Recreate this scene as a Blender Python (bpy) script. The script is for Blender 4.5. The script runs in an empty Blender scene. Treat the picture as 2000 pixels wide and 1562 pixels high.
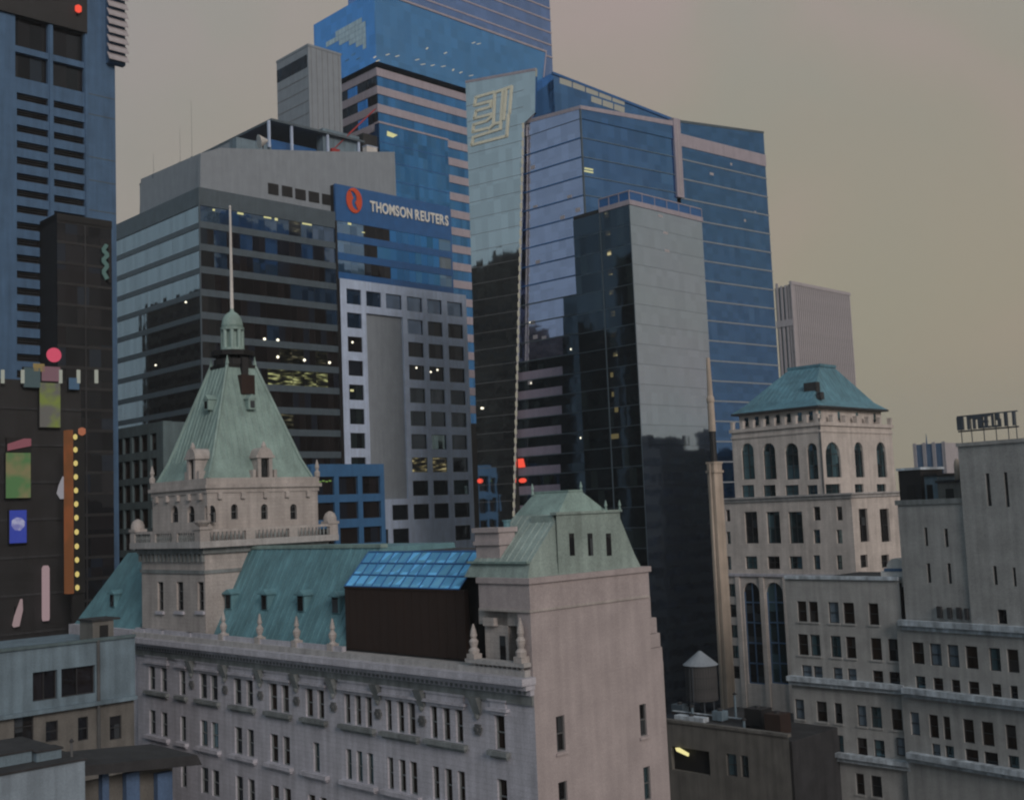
import bpy, bmesh, math, random
from mathutils import Vector
R = math.radians
random.seed(7)
scene = bpy.context.scene
COL = scene.collection

# ------------------------------------------------------------------ camera
FPX, CX, CY = 2240.0, 1000.0, 781.0        # focal length and centre in photo pixels (2000 x 1562)
PITCH, ROLL, CAMH = R(5.5), 0.042, 60.0
_f = Vector((0, math.cos(PITCH), math.sin(PITCH)))
_r0 = Vector((1, 0, 0)); _u0 = Vector((0, -math.sin(PITCH), math.cos(PITCH)))
_r = _r0 * math.cos(ROLL) - _u0 * math.sin(ROLL)
_u = _u0 * math.cos(ROLL) + _r0 * math.sin(ROLL)
CAMP = Vector((0, 0, CAMH))
cam = bpy.data.objects.new('camera', bpy.data.cameras.new('camera'))
COL.objects.link(cam)
from mathutils import Matrix
cam.matrix_world = Matrix(((_r.x, _u.x, -_f.x, 0), (_r.y, _u.y, -_f.y, 0), (_r.z, _u.z, -_f.z, CAMH), (0, 0, 0, 1)))
cam.data.sensor_width = 36.0
cam.data.lens = 36.0 * FPX / 2000.0
cam.data.clip_start = 0.5
cam.data.clip_end = 20000
scene.camera = cam

# ------------------------------------------------------------------ world, sun, exposure
SUN_AZ, SUN_EL = R(156), R(24)
world = bpy.data.worlds.new('World'); scene.world = world; world.use_nodes = True
def build_world():
    nt = world.node_tree; nt.nodes.clear(); N = nt.nodes.new; L = nt.links.new
    out = N('ShaderNodeOutputWorld')
    sky = N('ShaderNodeTexSky'); sky.sky_type = 'NISHITA'; sky.sun_disc = False
    sky.sun_elevation = SUN_EL; sky.sun_rotation = SUN_AZ; sky.dust_density = 3.0
    bg1 = N('ShaderNodeBackground'); bg1.inputs['Strength'].default_value = 0.05
    L(sky.outputs[0], bg1.inputs[0])
    tc = N('ShaderNodeTexCoord'); sep = N('ShaderNodeSeparateXYZ'); L(tc.outputs['Generated'], sep.inputs[0])
    ramp = N('ShaderNodeValToRGB'); L(sep.outputs['Z'], ramp.inputs[0])
    e = ramp.color_ramp.elements
    e[0].position = 0.0; e[0].color = (.305, .252, .186, 1)
    e[1].position = 1.0; e[1].color = (.20, .22, .25, 1)
    for p, c in ((.16, (.290, .250, .192, 1)), (.30, (.272, .244, .207, 1)), (.44, (.285, .256, .242, 1)), (.65, (.245, .245, .255, 1))):
        x = e.new(p); x.color = c
    ns = N('ShaderNodeTexNoise'); ns.inputs['Scale'].default_value = 3.0; ns.inputs['Detail'].default_value = 4; ns.inputs['Roughness'].default_value = .45
    ns.inputs['Distortion'].default_value = .6
    L(tc.outputs['Generated'], ns.inputs['Vector'])
    r2 = N('ShaderNodeValToRGB'); L(ns.outputs[0], r2.inputs[0])
    r2.color_ramp.elements[0].position = .34; r2.color_ramp.elements[0].color = (.93, 1.0, .94, 1)
    r2.color_ramp.elements[1].position = .66; r2.color_ramp.elements[1].color = (1.13, 1.01, 1.02, 1)
    q = r2.color_ramp.elements.new(.50); q.color = (1.0, 1.0, .93, 1)
    mul = N('ShaderNodeMix'); mul.data_type = 'RGBA'; mul.blend_type = 'MULTIPLY'; mul.inputs[0].default_value = 1
    L(ramp.outputs[0], mul.inputs[6]); L(r2.outputs[0], mul.inputs[7])
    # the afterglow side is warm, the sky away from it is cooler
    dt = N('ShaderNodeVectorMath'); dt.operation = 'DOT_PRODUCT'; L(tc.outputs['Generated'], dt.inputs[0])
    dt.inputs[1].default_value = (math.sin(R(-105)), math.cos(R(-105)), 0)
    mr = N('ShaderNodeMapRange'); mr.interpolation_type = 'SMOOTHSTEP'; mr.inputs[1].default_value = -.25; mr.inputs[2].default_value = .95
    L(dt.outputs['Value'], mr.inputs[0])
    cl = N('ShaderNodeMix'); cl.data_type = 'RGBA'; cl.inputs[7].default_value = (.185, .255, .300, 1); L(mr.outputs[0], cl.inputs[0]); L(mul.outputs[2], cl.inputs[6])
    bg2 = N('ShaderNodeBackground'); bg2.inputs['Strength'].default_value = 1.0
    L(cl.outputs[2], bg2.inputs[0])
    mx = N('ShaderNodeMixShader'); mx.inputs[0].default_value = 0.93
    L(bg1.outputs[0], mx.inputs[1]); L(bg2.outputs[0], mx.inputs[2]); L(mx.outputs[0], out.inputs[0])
build_world()
sun = bpy.data.objects.new('sun', bpy.data.lights.new('sun', 'SUN')); COL.objects.link(sun)
sun.data.energy = 1.12; sun.data.angle = R(20); sun.data.color = (1.0, .90, .84)
_sd = Vector((math.sin(SUN_AZ) * math.cos(SUN_EL), math.cos(SUN_AZ) * math.cos(SUN_EL), math.sin(SUN_EL)))
sun.rotation_euler = _sd.to_track_quat('Z', 'Y').to_euler()
sun.location = (0, 0, 300)
scene.view_settings.view_transform = 'Standard'; scene.view_settings.look = 'None'
scene.view_settings.exposure = 0.32; scene.view_settings.gamma = 1.0
scene.view_settings.use_curve_mapping = False
scene.cycles.filter_width = 2.2
scene.cycles.max_bounces = 6
scene.render.film_transparent = False

# ------------------------------------------------------------------ coordinates
def ray(px, py):
    return _f * FPX + _r * (px - CX) - _u * (py - CY)
def at(px, py, d):
    """ground position (x, y) of what is seen at a photo pixel, d metres ahead"""
    v = ray(px, py); t = d / v.y
    return (v.x * t, v.y * t)
class Frame:
    """a building's own axes: local x along its right-hand face, local y along its left-hand face"""
    def __init__(s, xy, az=45.5):
        s.P = Vector((xy[0], xy[1])); s.az = R(az)
        s.a = Vector((math.sin(s.az), math.cos(s.az))); s.b = Vector((-math.cos(s.az), math.sin(s.az)))
        s.rz = math.atan2(s.a.y, s.a.x)
        s.o = (-s.P.dot(s.a), -s.P.dot(s.b))
    def _d(s, px, py):
        v = ray(px, py); w = Vector((v.x, v.y)); return w.dot(s.a), w.dot(s.b), v.z
    def A(s, px, py, y0=0.0):            # on the plane local y = y0 -> (local x, z)
        d = s._d(px, py); t = (y0 - s.o[1]) / d[1]; return s.o[0] + t * d[0], CAMH + t * d[2]
    def B(s, px, py, x0=0.0):            # on the plane local x = x0 -> (local y, z)
        d = s._d(px, py); t = (x0 - s.o[0]) / d[0]; return s.o[1] + t * d[1], CAMH + t * d[2]
    def w(s, x, y):
        p = s.P + s.a * x + s.b * y; return (p.x, p.y)

# ------------------------------------------------------------------ mesh building
class MB:
    def __init__(s): s.v = []; s.f = []
    def add(s, vs, fs):
        n = len(s.v); s.v += [tuple(p) for p in vs]; s.f += [tuple(i + n for i in q) for q in fs]; return s
    def box(s, x0, x1, y0, y1, z0, z1):
        x0, x1 = min(x0, x1), max(x0, x1); y0, y1 = min(y0, y1), max(y0, y1); z0, z1 = min(z0, z1), max(z0, z1)
        return s.add([(x0,y0,z0),(x1,y0,z0),(x1,y1,z0),(x0,y1,z0),(x0,y0,z1),(x1,y0,z1),(x1,y1,z1),(x0,y1,z1)],
                     [(0,3,2,1),(4,5,6,7),(0,1,5,4),(1,2,6,5),(2,3,7,6),(3,0,4,7)])
    def hexa(s, bot, top):               # two loops of the same length
        n = len(bot)
        return s.add(list(bot) + list(top), [tuple(range(n))[::-1], tuple(range(n, 2*n))] +
                     [(i, (i+1) % n, n + (i+1) % n, n + i) for i in range(n)])
    def frustum(s, b, zb, t, zt):        # b, t = (x0,x1,y0,y1)
        q = lambda r, z: [(r[0],r[2],z),(r[1],r[2],z),(r[1],r[3],z),(r[0],r[3],z)]
        return s.hexa(q(b, zb), q(t, zt))
    def lathe(s, cx, cy, prof, n=12):    # prof = [(r, z)...]
        vs = []; fs = []
        for r, z in prof:
            for k in range(n):
                a = 2*math.pi*k/n; vs.append((cx + r*math.cos(a), cy + r*math.sin(a), z))
        for i in range(len(prof)-1):
            for k in range(n):
                fs.append((i*n+k, i*n+(k+1) % n, (i+1)*n+(k+1) % n, (i+1)*n+k))
        fs.append(tuple(range(n))[::-1]); fs.append(tuple(range((len(prof)-1)*n, len(prof)*n)))
        return s.add(vs, fs)
    def tube(s, p, q, r, n=6, r2=None):
        p = Vector(p); q = Vector(q); d = (q - p).normalized()
        h = Vector((0,0,1)) if abs(d.z) < .9 else Vector((1,0,0))
        e = d.cross(h).normalized(); g = d.cross(e); r2 = r if r2 is None else r2
        ring = lambda c, rr: [c + e*rr*math.cos(2*math.pi*k/n) + g*rr*math.sin(2*math.pi*k/n) for k in range(n)]
        return s.hexa(ring(p, r), ring(q, r2))
    def fbox(s, face, off, u0, u1, d0, d1, z0, z1):   # box on a face: u along, d inward from off
        if face == 'A': return s.box(u0, u1, off + d0, off + d1, z0, z1)
        return s.box(off + d0, off + d1, u0, u1, z0, z1)
    def slab(s, face, off, pts, d0, d1):              # polygon (u, z) with thickness
        g = (lambda u, d, z: (u, off + d, z)) if face == 'A' else (lambda u, d, z: (off + d, u, z))
        return s.hexa([g(u, d0, z) for u, z in pts], [g(u, d1, z) for u, z in pts])
    def mesh(s, name, mat, smooth=False):
        me = bpy.data.meshes.new(name); me.from_pydata(s.v, [], s.f)
        bm = bmesh.new(); bm.from_mesh(me); bmesh.ops.recalc_face_normals(bm, faces=bm.faces); bm.to_mesh(me); bm.free()
        if mat: me.materials.append(mat)
        if smooth:
            for p in me.polygons: p.use_smooth = True
        return me

def obj(name, data, parent=None, loc=(0,0,0), rot=0.0, label=None, kind=None):
    o = bpy.data.objects.new(name, data); COL.objects.link(o)
    o.location = loc; o.rotation_euler = (0, 0, rot)
    if parent: o.parent = parent
    if label: o['label'] = label
    if kind: o['kind'] = kind
    return o
def part(name, mb, mat, parent, label=None, kind=None, rot=0.0, smooth=False, loc=(0,0,0)):
    return obj(name, mb.mesh(name, mat, smooth), parent, loc, rot, label, kind)
def thing(name, label, cat, fr=None, z=0.0, group=None, loc=None, rot=0.0):
    o = bpy.data.objects.new(name, None); COL.objects.link(o)
    if fr: o.location = (fr.P.x, fr.P.y, z); o.rotation_euler = (0, 0, fr.rz)
    else: o.location = loc; o.rotation_euler = (0, 0, rot)
    o.empty_display_size = 1; o['label'] = label; o['category'] = cat
    if group: o['group'] = group
    return o

# ------------------------------------------------------------------ materials
def new_mat(name):
    m = bpy.data.materials.new(name); m.use_nodes = True
    nt = m.node_tree; nt.nodes.clear()
    out = nt.nodes.new('ShaderNodeOutputMaterial')
    return m, nt, nt.nodes.new, nt.links.new, out
def rgb(c): return (c[0], c[1], c[2], 1)
def stone(name, col, var=.16, rough=.85, scale=.5, stain=.25, grain=.12, courses=0.0, soft=.5, metal=0.0, stretch=.25):
    """masonry, paint or metal: large blotches, streaks that run down, fine grain"""
    m, nt, N, L, out = new_mat(name)
    b = N('ShaderNodeBsdfPrincipled'); b.inputs['Roughness'].default_value = rough; b.inputs['Metallic'].default_value = metal
    tc = N('ShaderNodeTexCoord')
    n1 = N('ShaderNodeTexNoise'); n1.inputs['Scale'].default_value = scale; n1.inputs['Detail'].default_value = 5
    L(tc.outputs['Object'], n1.inputs['Vector'])
    mp = N('ShaderNodeMapping'); mp.inputs['Scale'].default_value = (1, 1, stretch*.3); L(tc.outputs['Object'], mp.inputs['Vector'])
    n2 = N('ShaderNodeTexNoise'); n2.inputs['Scale'].default_value = 1.6; n2.inputs['Detail'].default_value = 6; L(mp.outputs[0], n2.inputs['Vector'])
    n3 = N('ShaderNodeTexNoise'); n3.inputs['Scale'].default_value = 9; n3.inputs['Detail'].default_value = 3; L(tc.outputs['Object'], n3.inputs['Vector'])
    def rng(src, lo, hi):
        q = N('ShaderNodeMapRange'); q.inputs[1].default_value = .3; q.inputs[2].default_value = .7
        q.inputs[3].default_value = lo; q.inputs[4].default_value = hi; L(src, q.inputs[0]); return q.outputs[0]
    def mul(a, c):
        q = N('ShaderNodeMath'); q.operation = 'MULTIPLY'; L(a, q.inputs[0]); L(c, q.inputs[1]); return q.outputs[0]
    f = mul(mul(rng(n1.outputs[0], 1-var, 1+var), rng(n2.outputs[0], 1-stain, 1+stain*.4)), rng(n3.outputs[0], 1-grain, 1+grain))
    if courses:
        br = N('ShaderNodeTexBrick'); sp = N('ShaderNodeSeparateXYZ'); cb = N('ShaderNodeCombineXYZ'); ad = N('ShaderNodeMath')
        L(tc.outputs['Object'], sp.inputs[0]); L(sp.outputs[0], ad.inputs[0]); L(sp.outputs[1], ad.inputs[1])
        L(ad.outputs[0], cb.inputs[0]); L(sp.outputs[2], cb.inputs[1]); L(cb.outputs[0], br.inputs['Vector'])
        br.inputs['Scale'].default_value = 1/courses; br.inputs['Color1'].default_value = (1,1,1,1)
        k2 = 1-.14*soft; km = 1-.28*soft; br.inputs['Color2'].default_value = (k2,k2,k2,1); br.inputs['Mortar'].default_value = (km,km,km,1)
        br.inputs['Mortar Size'].default_value = .03; br.inputs['Row Height'].default_value = .4; br.inputs['Brick Width'].default_value = 1.1
        f = mul(f, br.outputs['Color'])
    vm = N('ShaderNodeVectorMath'); vm.operation = 'SCALE'; vm.inputs[0].default_value = col; L(f, vm.inputs['Scale'])
    L(vm.outputs[0], b.inputs['Base Color'])
    bp = N('ShaderNodeBump'); bp.inputs['Strength'].default_value = .25; bp.inputs['Distance'].default_value = .05
    L(n3.outputs[0], bp.inputs['Height']); L(bp.outputs[0], b.inputs['Normal'])
    L(b.outputs[0], out.inputs[0]); return m
def glass(name, tint, refl, base, pw=1.5, ph=4.0, blind=.2, blind_col=(.1,.13,.17), wobble=.012, rough=.04, vary=.35):
    """coated facade glass: dark or blinded rooms behind, a tinted reflection, each pane a little out of true"""
    m, nt, N, L, out = new_mat(name)
    tc = N('ShaderNodeTexCoord'); sp = N('ShaderNodeSeparateXYZ'); L(tc.outputs['Object'], sp.inputs[0])
    def math_(op, a, b=None):
        q = N('ShaderNodeMath'); q.operation = op
        for i, x in enumerate((a, b)):
            if x is None: continue
            if isinstance(x, (int, float)): q.inputs[i].default_value = x
            else: L(x, q.inputs[i])
        return q.outputs[0]
    u = math_('FLOOR', math_('DIVIDE', math_('ADD', sp.outputs[0], sp.outputs[1]), pw))
    w = math_('FLOOR', math_('DIVIDE', sp.outputs[2], ph))
    oi = N('ShaderNodeObjectInfo')
    cb = N('ShaderNodeCombineXYZ'); L(u, cb.inputs[0]); L(w, cb.inputs[1]); L(oi.outputs['Random'], cb.inputs[2])
    wn = N('ShaderNodeTexWhiteNoise'); L(cb.outputs[0], wn.inputs['Vector'])
    # room behind the pane
    r = N('ShaderNodeValToRGB'); r.color_ramp.interpolation = 'CONSTANT'; L(wn.outputs['Value'], r.inputs[0])
    e = r.color_ramp.elements; e[0].position = 0; e[0].color = rgb(base); e[1].position = 1 - blind; e[1].color = rgb(blind_col)
    x = e.new(max(0.01, (1-blind)*.55)); x.color = rgb([c*1.7 for c in base])
    d = N('ShaderNodeBsdfDiffuse'); L(r.outputs[0], d.inputs[0])
    # pane normal
    ns = N('ShaderNodeTexNoise'); ns.inputs['Scale'].default_value = .55; ns.inputs['Detail'].default_value = 1; L(tc.outputs['Object'], ns.inputs['Vector'])
    s1 = N('ShaderNodeVectorMath'); s1.operation = 'SUBTRACT'; L(wn.outputs['Color'], s1.inputs[0]); s1.inputs[1].default_value = (.5,.5,.5)
    s1b = N('ShaderNodeVectorMath'); s1b.operation = 'SUBTRACT'; L(ns.outputs['Color'], s1b.inputs[0]); s1b.inputs[1].default_value = (.5,.5,.5)
    s1c = N('ShaderNodeVectorMath'); s1c.operation = 'ADD'; L(s1.outputs[0], s1c.inputs[0]); L(s1b.outputs[0], s1c.inputs[1])
    s2 = N('ShaderNodeVectorMath'); s2.operation = 'SCALE'; s2.inputs['Scale'].default_value = wobble*2; L(s1c.outputs[0], s2.inputs[0])
    ge = N('ShaderNodeNewGeometry'); s3 = N('ShaderNodeVectorMath'); s3.operation = 'ADD'; L(ge.outputs['Normal'], s3.inputs[0]); L(s2.outputs[0], s3.inputs[1])
    s4 = N('ShaderNodeVectorMath'); s4.operation = 'NORMALIZE'; L(s3.outputs[0], s4.inputs[0])
    g = N('ShaderNodeBsdfGlossy'); g.inputs['Roughness'].default_value = rough; L(s4.outputs[0], g.inputs['Normal'])
    sc = N('ShaderNodeSeparateXYZ'); L(wn.outputs['Color'], sc.inputs[0])
    mr = N('ShaderNodeMapRange'); mr.inputs[3].default_value = 1-vary; mr.inputs[4].default_value = 1+vary*.4; L(sc.outputs[1], mr.inputs[0])
    tv = N('ShaderNodeVectorMath'); tv.operation = 'SCALE'; tv.inputs[0].default_value = tint; L(mr.outputs[0], tv.inputs['Scale'])
    L(tv.outputs[0], g.inputs['Color'])
    mx = N('ShaderNodeMixShader'); mx.inputs[0].default_value = refl; L(d.outputs[0], mx.inputs[1]); L(g.outputs[0], mx.inputs[2])
    L(mx.outputs[0], out.inputs[0]); return m
def glow(name, col, power, mottle=0.0, scale=1.0, col2=None):
    m, nt, N, L, out = new_mat(name)
    e = N('ShaderNodeEmission'); e.inputs[1].default_value = power; e.inputs[0].default_value = rgb(col)
    if col2:
        tc = N('ShaderNodeTexCoord'); n = N('ShaderNodeTexNoise'); n.inputs['Scale'].default_value = scale; n.inputs['Detail'].default_value = 2
        L(tc.outputs['Object'], n.inputs['Vector']); r = N('ShaderNodeValToRGB'); L(n.outputs[0], r.inputs[0])
        r.color_ramp.elements[0].position = .42; r.color_ramp.elements[0].color = rgb(col)
        r.color_ramp.elements[1].position = .58; r.color_ramp.elements[1].color = rgb(col2)
        L(r.outputs[0], e.inputs[0])
    L(e.outputs[0], out.inputs[0]); return m
def copper(name, col, seam=.0):
    m = stone(name, col, var=.2, rough=.6, scale=.35, stain=.24, grain=.16, stretch=.15)
    return m

M = dict(
    pink=stone('pink_brick', (.41, .36, .365), var=.10, stain=.13, grain=.10, courses=.32, soft=.35),
    facade=stone('grey_terracotta', (.49, .485, .545), var=.13, stain=.22, courses=.9),
    facade_dark=stone('dark_terracotta', (.21, .23, .235), var=.2, stain=.35),  # darker tone of the facade for sills, frieze, dentils and frames
    tower_stone=stone('pale_pink_stone', (.43, .395, .38), var=.12, stain=.22, courses=.8),
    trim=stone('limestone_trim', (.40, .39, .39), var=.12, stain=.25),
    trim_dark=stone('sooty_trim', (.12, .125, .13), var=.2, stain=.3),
    white_stone=stone('white_tower_stone', (.57, .52, .49), var=.12, stain=.2, courses=.9),
    brick=stone('grey_brick', (.38, .38, .375), var=.12, stain=.2, courses=.5),
    ledge=stone('pale_ledge', (.47, .53, .59), var=.3, stain=.4, scale=.9),
    slate=stone('dark_roof_felt', (.035, .036, .04), var=.3, stain=.3),
    copper=copper('green_copper', (.125, .265, .31)),
    copper_blue=copper('blue_green_copper', (.095, .225, .29)),
    copper_pale=copper('pale_green_copper', (.27, .345, .325)),
    copper_mid=copper('faded_green_copper', (.235, .335, .315)),
    brown=stone('brown_tarp', (.030, .0165, .0125), var=.10, stain=.12, rough=.95),
    black=stone('black_metal', (.008, .008, .009), var=.2, rough=.7),
    dark=stone('dark_cladding', (.016, .016, .018), var=.3, rough=.6),
    bluecon=stone('blue_concrete', (.07, .14, .25), var=.12, stain=.2),
    concrete=stone('grey_concrete', (.19, .195, .205), var=.1, stain=.2),
    panel_grey=stone('grey_metal_cladding', (.25, .285, .325), var=.06, stain=.1, grain=.14),
    band_pink=stone('pinkish_band', (.37, .335, .385), var=.06, stain=.12),
    band_mauve=stone('mauve_band', (.26, .23, .30), var=.06, stain=.12),
    spandrel=stone('blue_grey_spandrel', (.075, .105, .13), var=.12, stain=.15, rough=.5),
    blueframe=stone('blue_painted_frame', (.04, .135, .29), var=.1, stain=.15, rough=.5),
    bluesign=stone('deep_blue_cladding', (.022, .115, .32), var=.1, stain=.1, rough=.35),
    grid=stone('pale_precast_grid', (.47, .57, .75), var=.08, stain=.15),
    grid_low=stone('teal_grey_precast', (.10, .145, .16), var=.12, stain=.2),
    lowwall=stone('blue_grey_render', (.16, .225, .275), var=.18, stain=.3),
    lowpale=stone('pale_blue_render', (.24, .30, .36), var=.18, stain=.3),
    lowwall2=stone('brown_grey_render', (.15, .145, .135), var=.18, stain=.3),
    asphalt=stone('asphalt', (.05, .05, .05), var=.2, scale=.1),
    paving=stone('paving', (.16, .16, .16), var=.2, scale=.3),
    farstone=stone('far_stone', (.40, .375, .40), var=.06, stain=.1),
    stack=stone('beige_stack', (.47, .395, .33), var=.12, stain=.25),
    wood=stone('tank_wood', (.075, .075, .078), var=.2, stain=.3),
    red=stone('red_crane_paint', (.38, .04, .04), var=.1),
    white=stone('white_paint', (.62, .60, .58), var=.1, stain=.15),
    letter=stone('pale_letters', (.70, .70, .66), var=.05, stain=.05),
    logo=stone('cream_emblem', (.74, .73, .60), var=.05, stain=.05),
    iron=stone('sign_iron', (.06, .075, .095), var=.2),
)
G = dict(
    win=glass('dark_window_glass', (.35, .45, .55), .10, (.010, .009, .009), 1.2, 1.1, .16, (.05, .055, .06)),
    winteal=glass('teal_window_glass', (.38, .60, .70), .36, (.014, .026, .030), 1.3, 2.0, .34, (.07, .13, .155)),
    winbrown=glass('brown_window_glass', (.35, .38, .4), .06, (.020, .013, .010), 1.2, 1.0, .10, (.05, .045, .045)),
    winpale=glass('pale_window_blind', (.4, .5, .6), .15, (.10, .13, .16), 1.2, 2.2, .5, (.14, .18, .22)),
    ey=glass('blue_curtain_glass', (.18, .40, .84), .62, (.006, .022, .055), 1.6, 3.3, .10, (.02, .05, .10), wobble=.004, vary=.2),
    eyb=glass('silver_curtain_glass', (.62, .64, .86), .74, (.012, .02, .035), 1.6, 3.3, .08, (.05, .07, .10), wobble=.005, vary=.13),
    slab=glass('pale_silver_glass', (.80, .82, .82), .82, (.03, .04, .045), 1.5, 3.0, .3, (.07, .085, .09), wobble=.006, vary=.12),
    block=glass('grey_mirror_glass', (.60, .75, .96), .78, (.02, .03, .045), 1.5, 3.25, .1, (.03, .04, .05), wobble=.003, vary=.06),
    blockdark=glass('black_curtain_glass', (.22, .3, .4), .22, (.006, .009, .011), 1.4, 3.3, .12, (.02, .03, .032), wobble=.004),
    rt=glass('deep_blue_glass', (.17, .37, .76), .62, (.006, .022, .055), 1.6, 1.2, .10, (.02, .05, .09), wobble=.004, vary=.18),
    tr=glass('bright_blue_glass', (.12, .42, .95), .5, (.010, .085, .26), 2.2, 4.6, .2, (.02, .10, .22)),
    trlite=glass('sky_blue_glass', (.30, .5, .8), .5, (.04, .10, .19), 2.2, 2.0, .4, (.09, .17, .26)),
    office=glass('black_office_glass', (.3, .38, .48), .10, (.010, .008, .008), 1.5, 4.6, .15, (.016, .02, .03)),
    officeblue=glass('blue_office_glass', (.28, .42, .66), .42, (.012, .03, .06), 1.5, 2.3, .4, (.03, .06, .11)),
    officeb=glass('mirror_office_glass', (.66, .72, .76), .62, (.01, .011, .012), 1.5, 4.6, .1, (.03, .03, .03), wobble=.006, vary=.12),
    mid=glass('mid_blue_glass', (.14, .42, .95), .60, (.006, .06, .16), 1.6, 3.6, .2, (.02, .08, .16)),
    crown=glass('crown_blue_glass', (.20, .50, 1.0), .74, (.010, .06, .17), 2.4, 3.0, .08, (.02, .07, .17), wobble=.006, vary=.14),
    uppr=glass('violet_blue_glass', (.34, .50, .95), .68, (.012, .04, .11), 2.4, 3.0, .08, (.03, .06, .14), wobble=.006, vary=.14),
    skylight=glass('skylight_glass', (.30, .65, .95), .30, (.15, .46, .78), .8, .8, .4, (.19, .52, .80), vary=.2),
    lit=glow('lit_window', (.95, .80, .42), .35, col2=(.10, .10, .07), scale=2.6),
    room=None,
    lamp=glow('lamp_white', (1, .93, .72), 1.6),
    strip=glow('ceiling_strip', (.90, .86, .42), .55),
    red=glow('red_lamp', (1, .10, .06), .75),
    pinklamp=glow('pink_lamp', (.85, .12, .20), .5),
    amber=glow('amber_bulb', (.9, .72, .25), .55),
)

def lit_room(name, col, power):
    """an occupied floor: rows of ceiling lights of uneven brightness over a dim room"""
    m, nt, N, L, out = new_mat(name)
    tc = N('ShaderNodeTexCoord'); mp = N('ShaderNodeMapping'); mp.inputs['Scale'].default_value = (.42, .42, 1.9); L(tc.outputs['Object'], mp.inputs['Vector'])
    oi = N('ShaderNodeObjectInfo'); ad = N('ShaderNodeVectorMath'); ad.operation = 'ADD'; L(mp.outputs[0], ad.inputs[0])
    sc = N('ShaderNodeVectorMath'); sc.operation = 'SCALE'; sc.inputs[0].default_value = (31, 17, 7); L(oi.outputs['Random'], sc.inputs['Scale']); L(sc.outputs[0], ad.inputs[1])
    n = N('ShaderNodeTexNoise'); n.inputs['Scale'].default_value = 1.0; n.inputs['Detail'].default_value = 1.2; L(ad.outputs[0], n.inputs['Vector'])
    r = N('ShaderNodeValToRGB'); L(n.outputs[0], r.inputs[0]); e = r.color_ramp.elements
    e[0].position = .46; e[0].color = (.010, .010, .008, 1); e[1].position = .72; e[1].color = rgb(col)
    q = e.new(.58); q.color = rgb([c*.16 for c in col])
    em = N('ShaderNodeEmission'); L(r.outputs[0], em.inputs[0]); em.inputs[1].default_value = power
    g = N('ShaderNodeBsdfGlossy'); g.inputs['Color'].default_value = (.05, .06, .08, 1); g.inputs['Roughness'].default_value = .05
    a = N('ShaderNodeAddShader'); L(em.outputs[0], a.inputs[0]); L(g.outputs[0], a.inputs[1]); L(a.outputs[0], out.inputs[0]); return m
G['room'] = lit_room('lit_office_room', (.80, .82, .36), .42)
G['roomdim'] = lit_room('dim_office_room', (.55, .50, .30), .16)
G['lit'] = lit_room('lit_window_room', (.85, .72, .36), .45)
# ------------------------------------------------------------------ facade pieces
def wall_holes(face, off, u0, u1, z0, z1, holes, depth):
    """a wall sheet with real openings and reveals; holes = (u0,u1,z0,z1,arched)"""
    mb = MB()
    g = (lambda u, d, z: (u, off + d, z)) if face == 'A' else (lambda u, d, z: (off + d, u, z))
    hs = [(min(h[0], h[1]), max(h[0], h[1]), min(h[2], h[3]), max(h[2], h[3]), len(h) > 4 and h[4]) for h in holes]
    hs = [(max(h[0], u0+.01), min(h[1], u1-.01), max(h[2], z0+.01), min(h[3], z1-.01), h[4]) for h in hs]
    us = sorted({u0, u1} | {h[0] for h in hs} | {h[1] for h in hs}); zs = sorted({z0, z1} | {h[2] for h in hs} | {h[3] for h in hs})
    idx = {}
    def V(u, d, z):
        k = (round(u, 4), d, round(z, 4))
        if k not in idx: idx[k] = len(mb.v); mb.v.append(g(u, d, z))
        return idx[k]
    for i in range(len(us)-1):
        uc = (us[i]+us[i+1])/2; col = [h for h in hs if h[0] < uc < h[1]]
        j = 0
        while j < len(zs)-1:
            zc = (zs[j]+zs[j+1])/2
            if any(h[2] < zc < h[3] for h in col): j += 1; continue
            k = j
            while k < len(zs)-1 and not any(h[2] < (zs[k]+zs[k+1])/2 < h[3] for h in col): k += 1
            mb.f.append((V(us[i],0,zs[j]), V(us[i+1],0,zs[j]), V(us[i+1],0,zs[k]), V(us[i],0,zs[k]))); j = k
    for a, b, c, d, arch in hs:
        r = (b-a)/2; zt = d - r if arch else d
        loop = [(a, c), (b, c), (b, zt)]
        if arch:
            arc = [((a+b)/2 + r*math.cos(t*math.pi/8), zt + r*math.sin(t*math.pi/8)) for t in range(1, 8)]
            loop += arc
            mb.add([g(b, 0, d)] + [g(u, 0, z) for u, z in [(b, zt)] + arc[:4]], [(0, i, i+1) for i in range(1, 5)])
            mb.add([g(a, 0, d)] + [g(u, 0, z) for u, z in arc[3:] + [(a, zt)]], [(0, i, i+1) for i in range(1, 5)])
        loop += [(a, zt)]
        n = len(loop)
        mb.add([g(u, 0, z) for u, z in loop] + [g(u, depth, z) for u, z in loop], [(i, (i+1) % n, n+(i+1) % n, n+i) for i in range(n)])
    return mb
def seams(mb, r0, z0, r1, z1, step, t=.05, faces='AB'):
    """standing seams up the slopes of a hipped roof whose plan shrinks from r0 to r1"""
    for face in faces:
        i, j, k = (0, 1, 2) if face == 'A' else (2, 3, 0)
        u = r0[i] + step*.6
        while u < r0[j] - step*.3:
            g = 1.0
            if u < r1[i]: g = (u-r0[i])/max(1e-6, r1[i]-r0[i])
            elif u > r1[j]: g = (r0[j]-u)/max(1e-6, r0[j]-r1[j])
            g *= .985
            v0, v1 = r0[k], r0[k] + (r1[k]-r0[k])*g; za, zb = z0, z0 + (z1-z0)*g
            p = (lambda v, z: (u, v, z)) if face == 'A' else (lambda v, z: (v, u, z))
            mb.tube(p(v0, za), p(v1, zb), t, 4); u += step
_cache = {}
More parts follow.
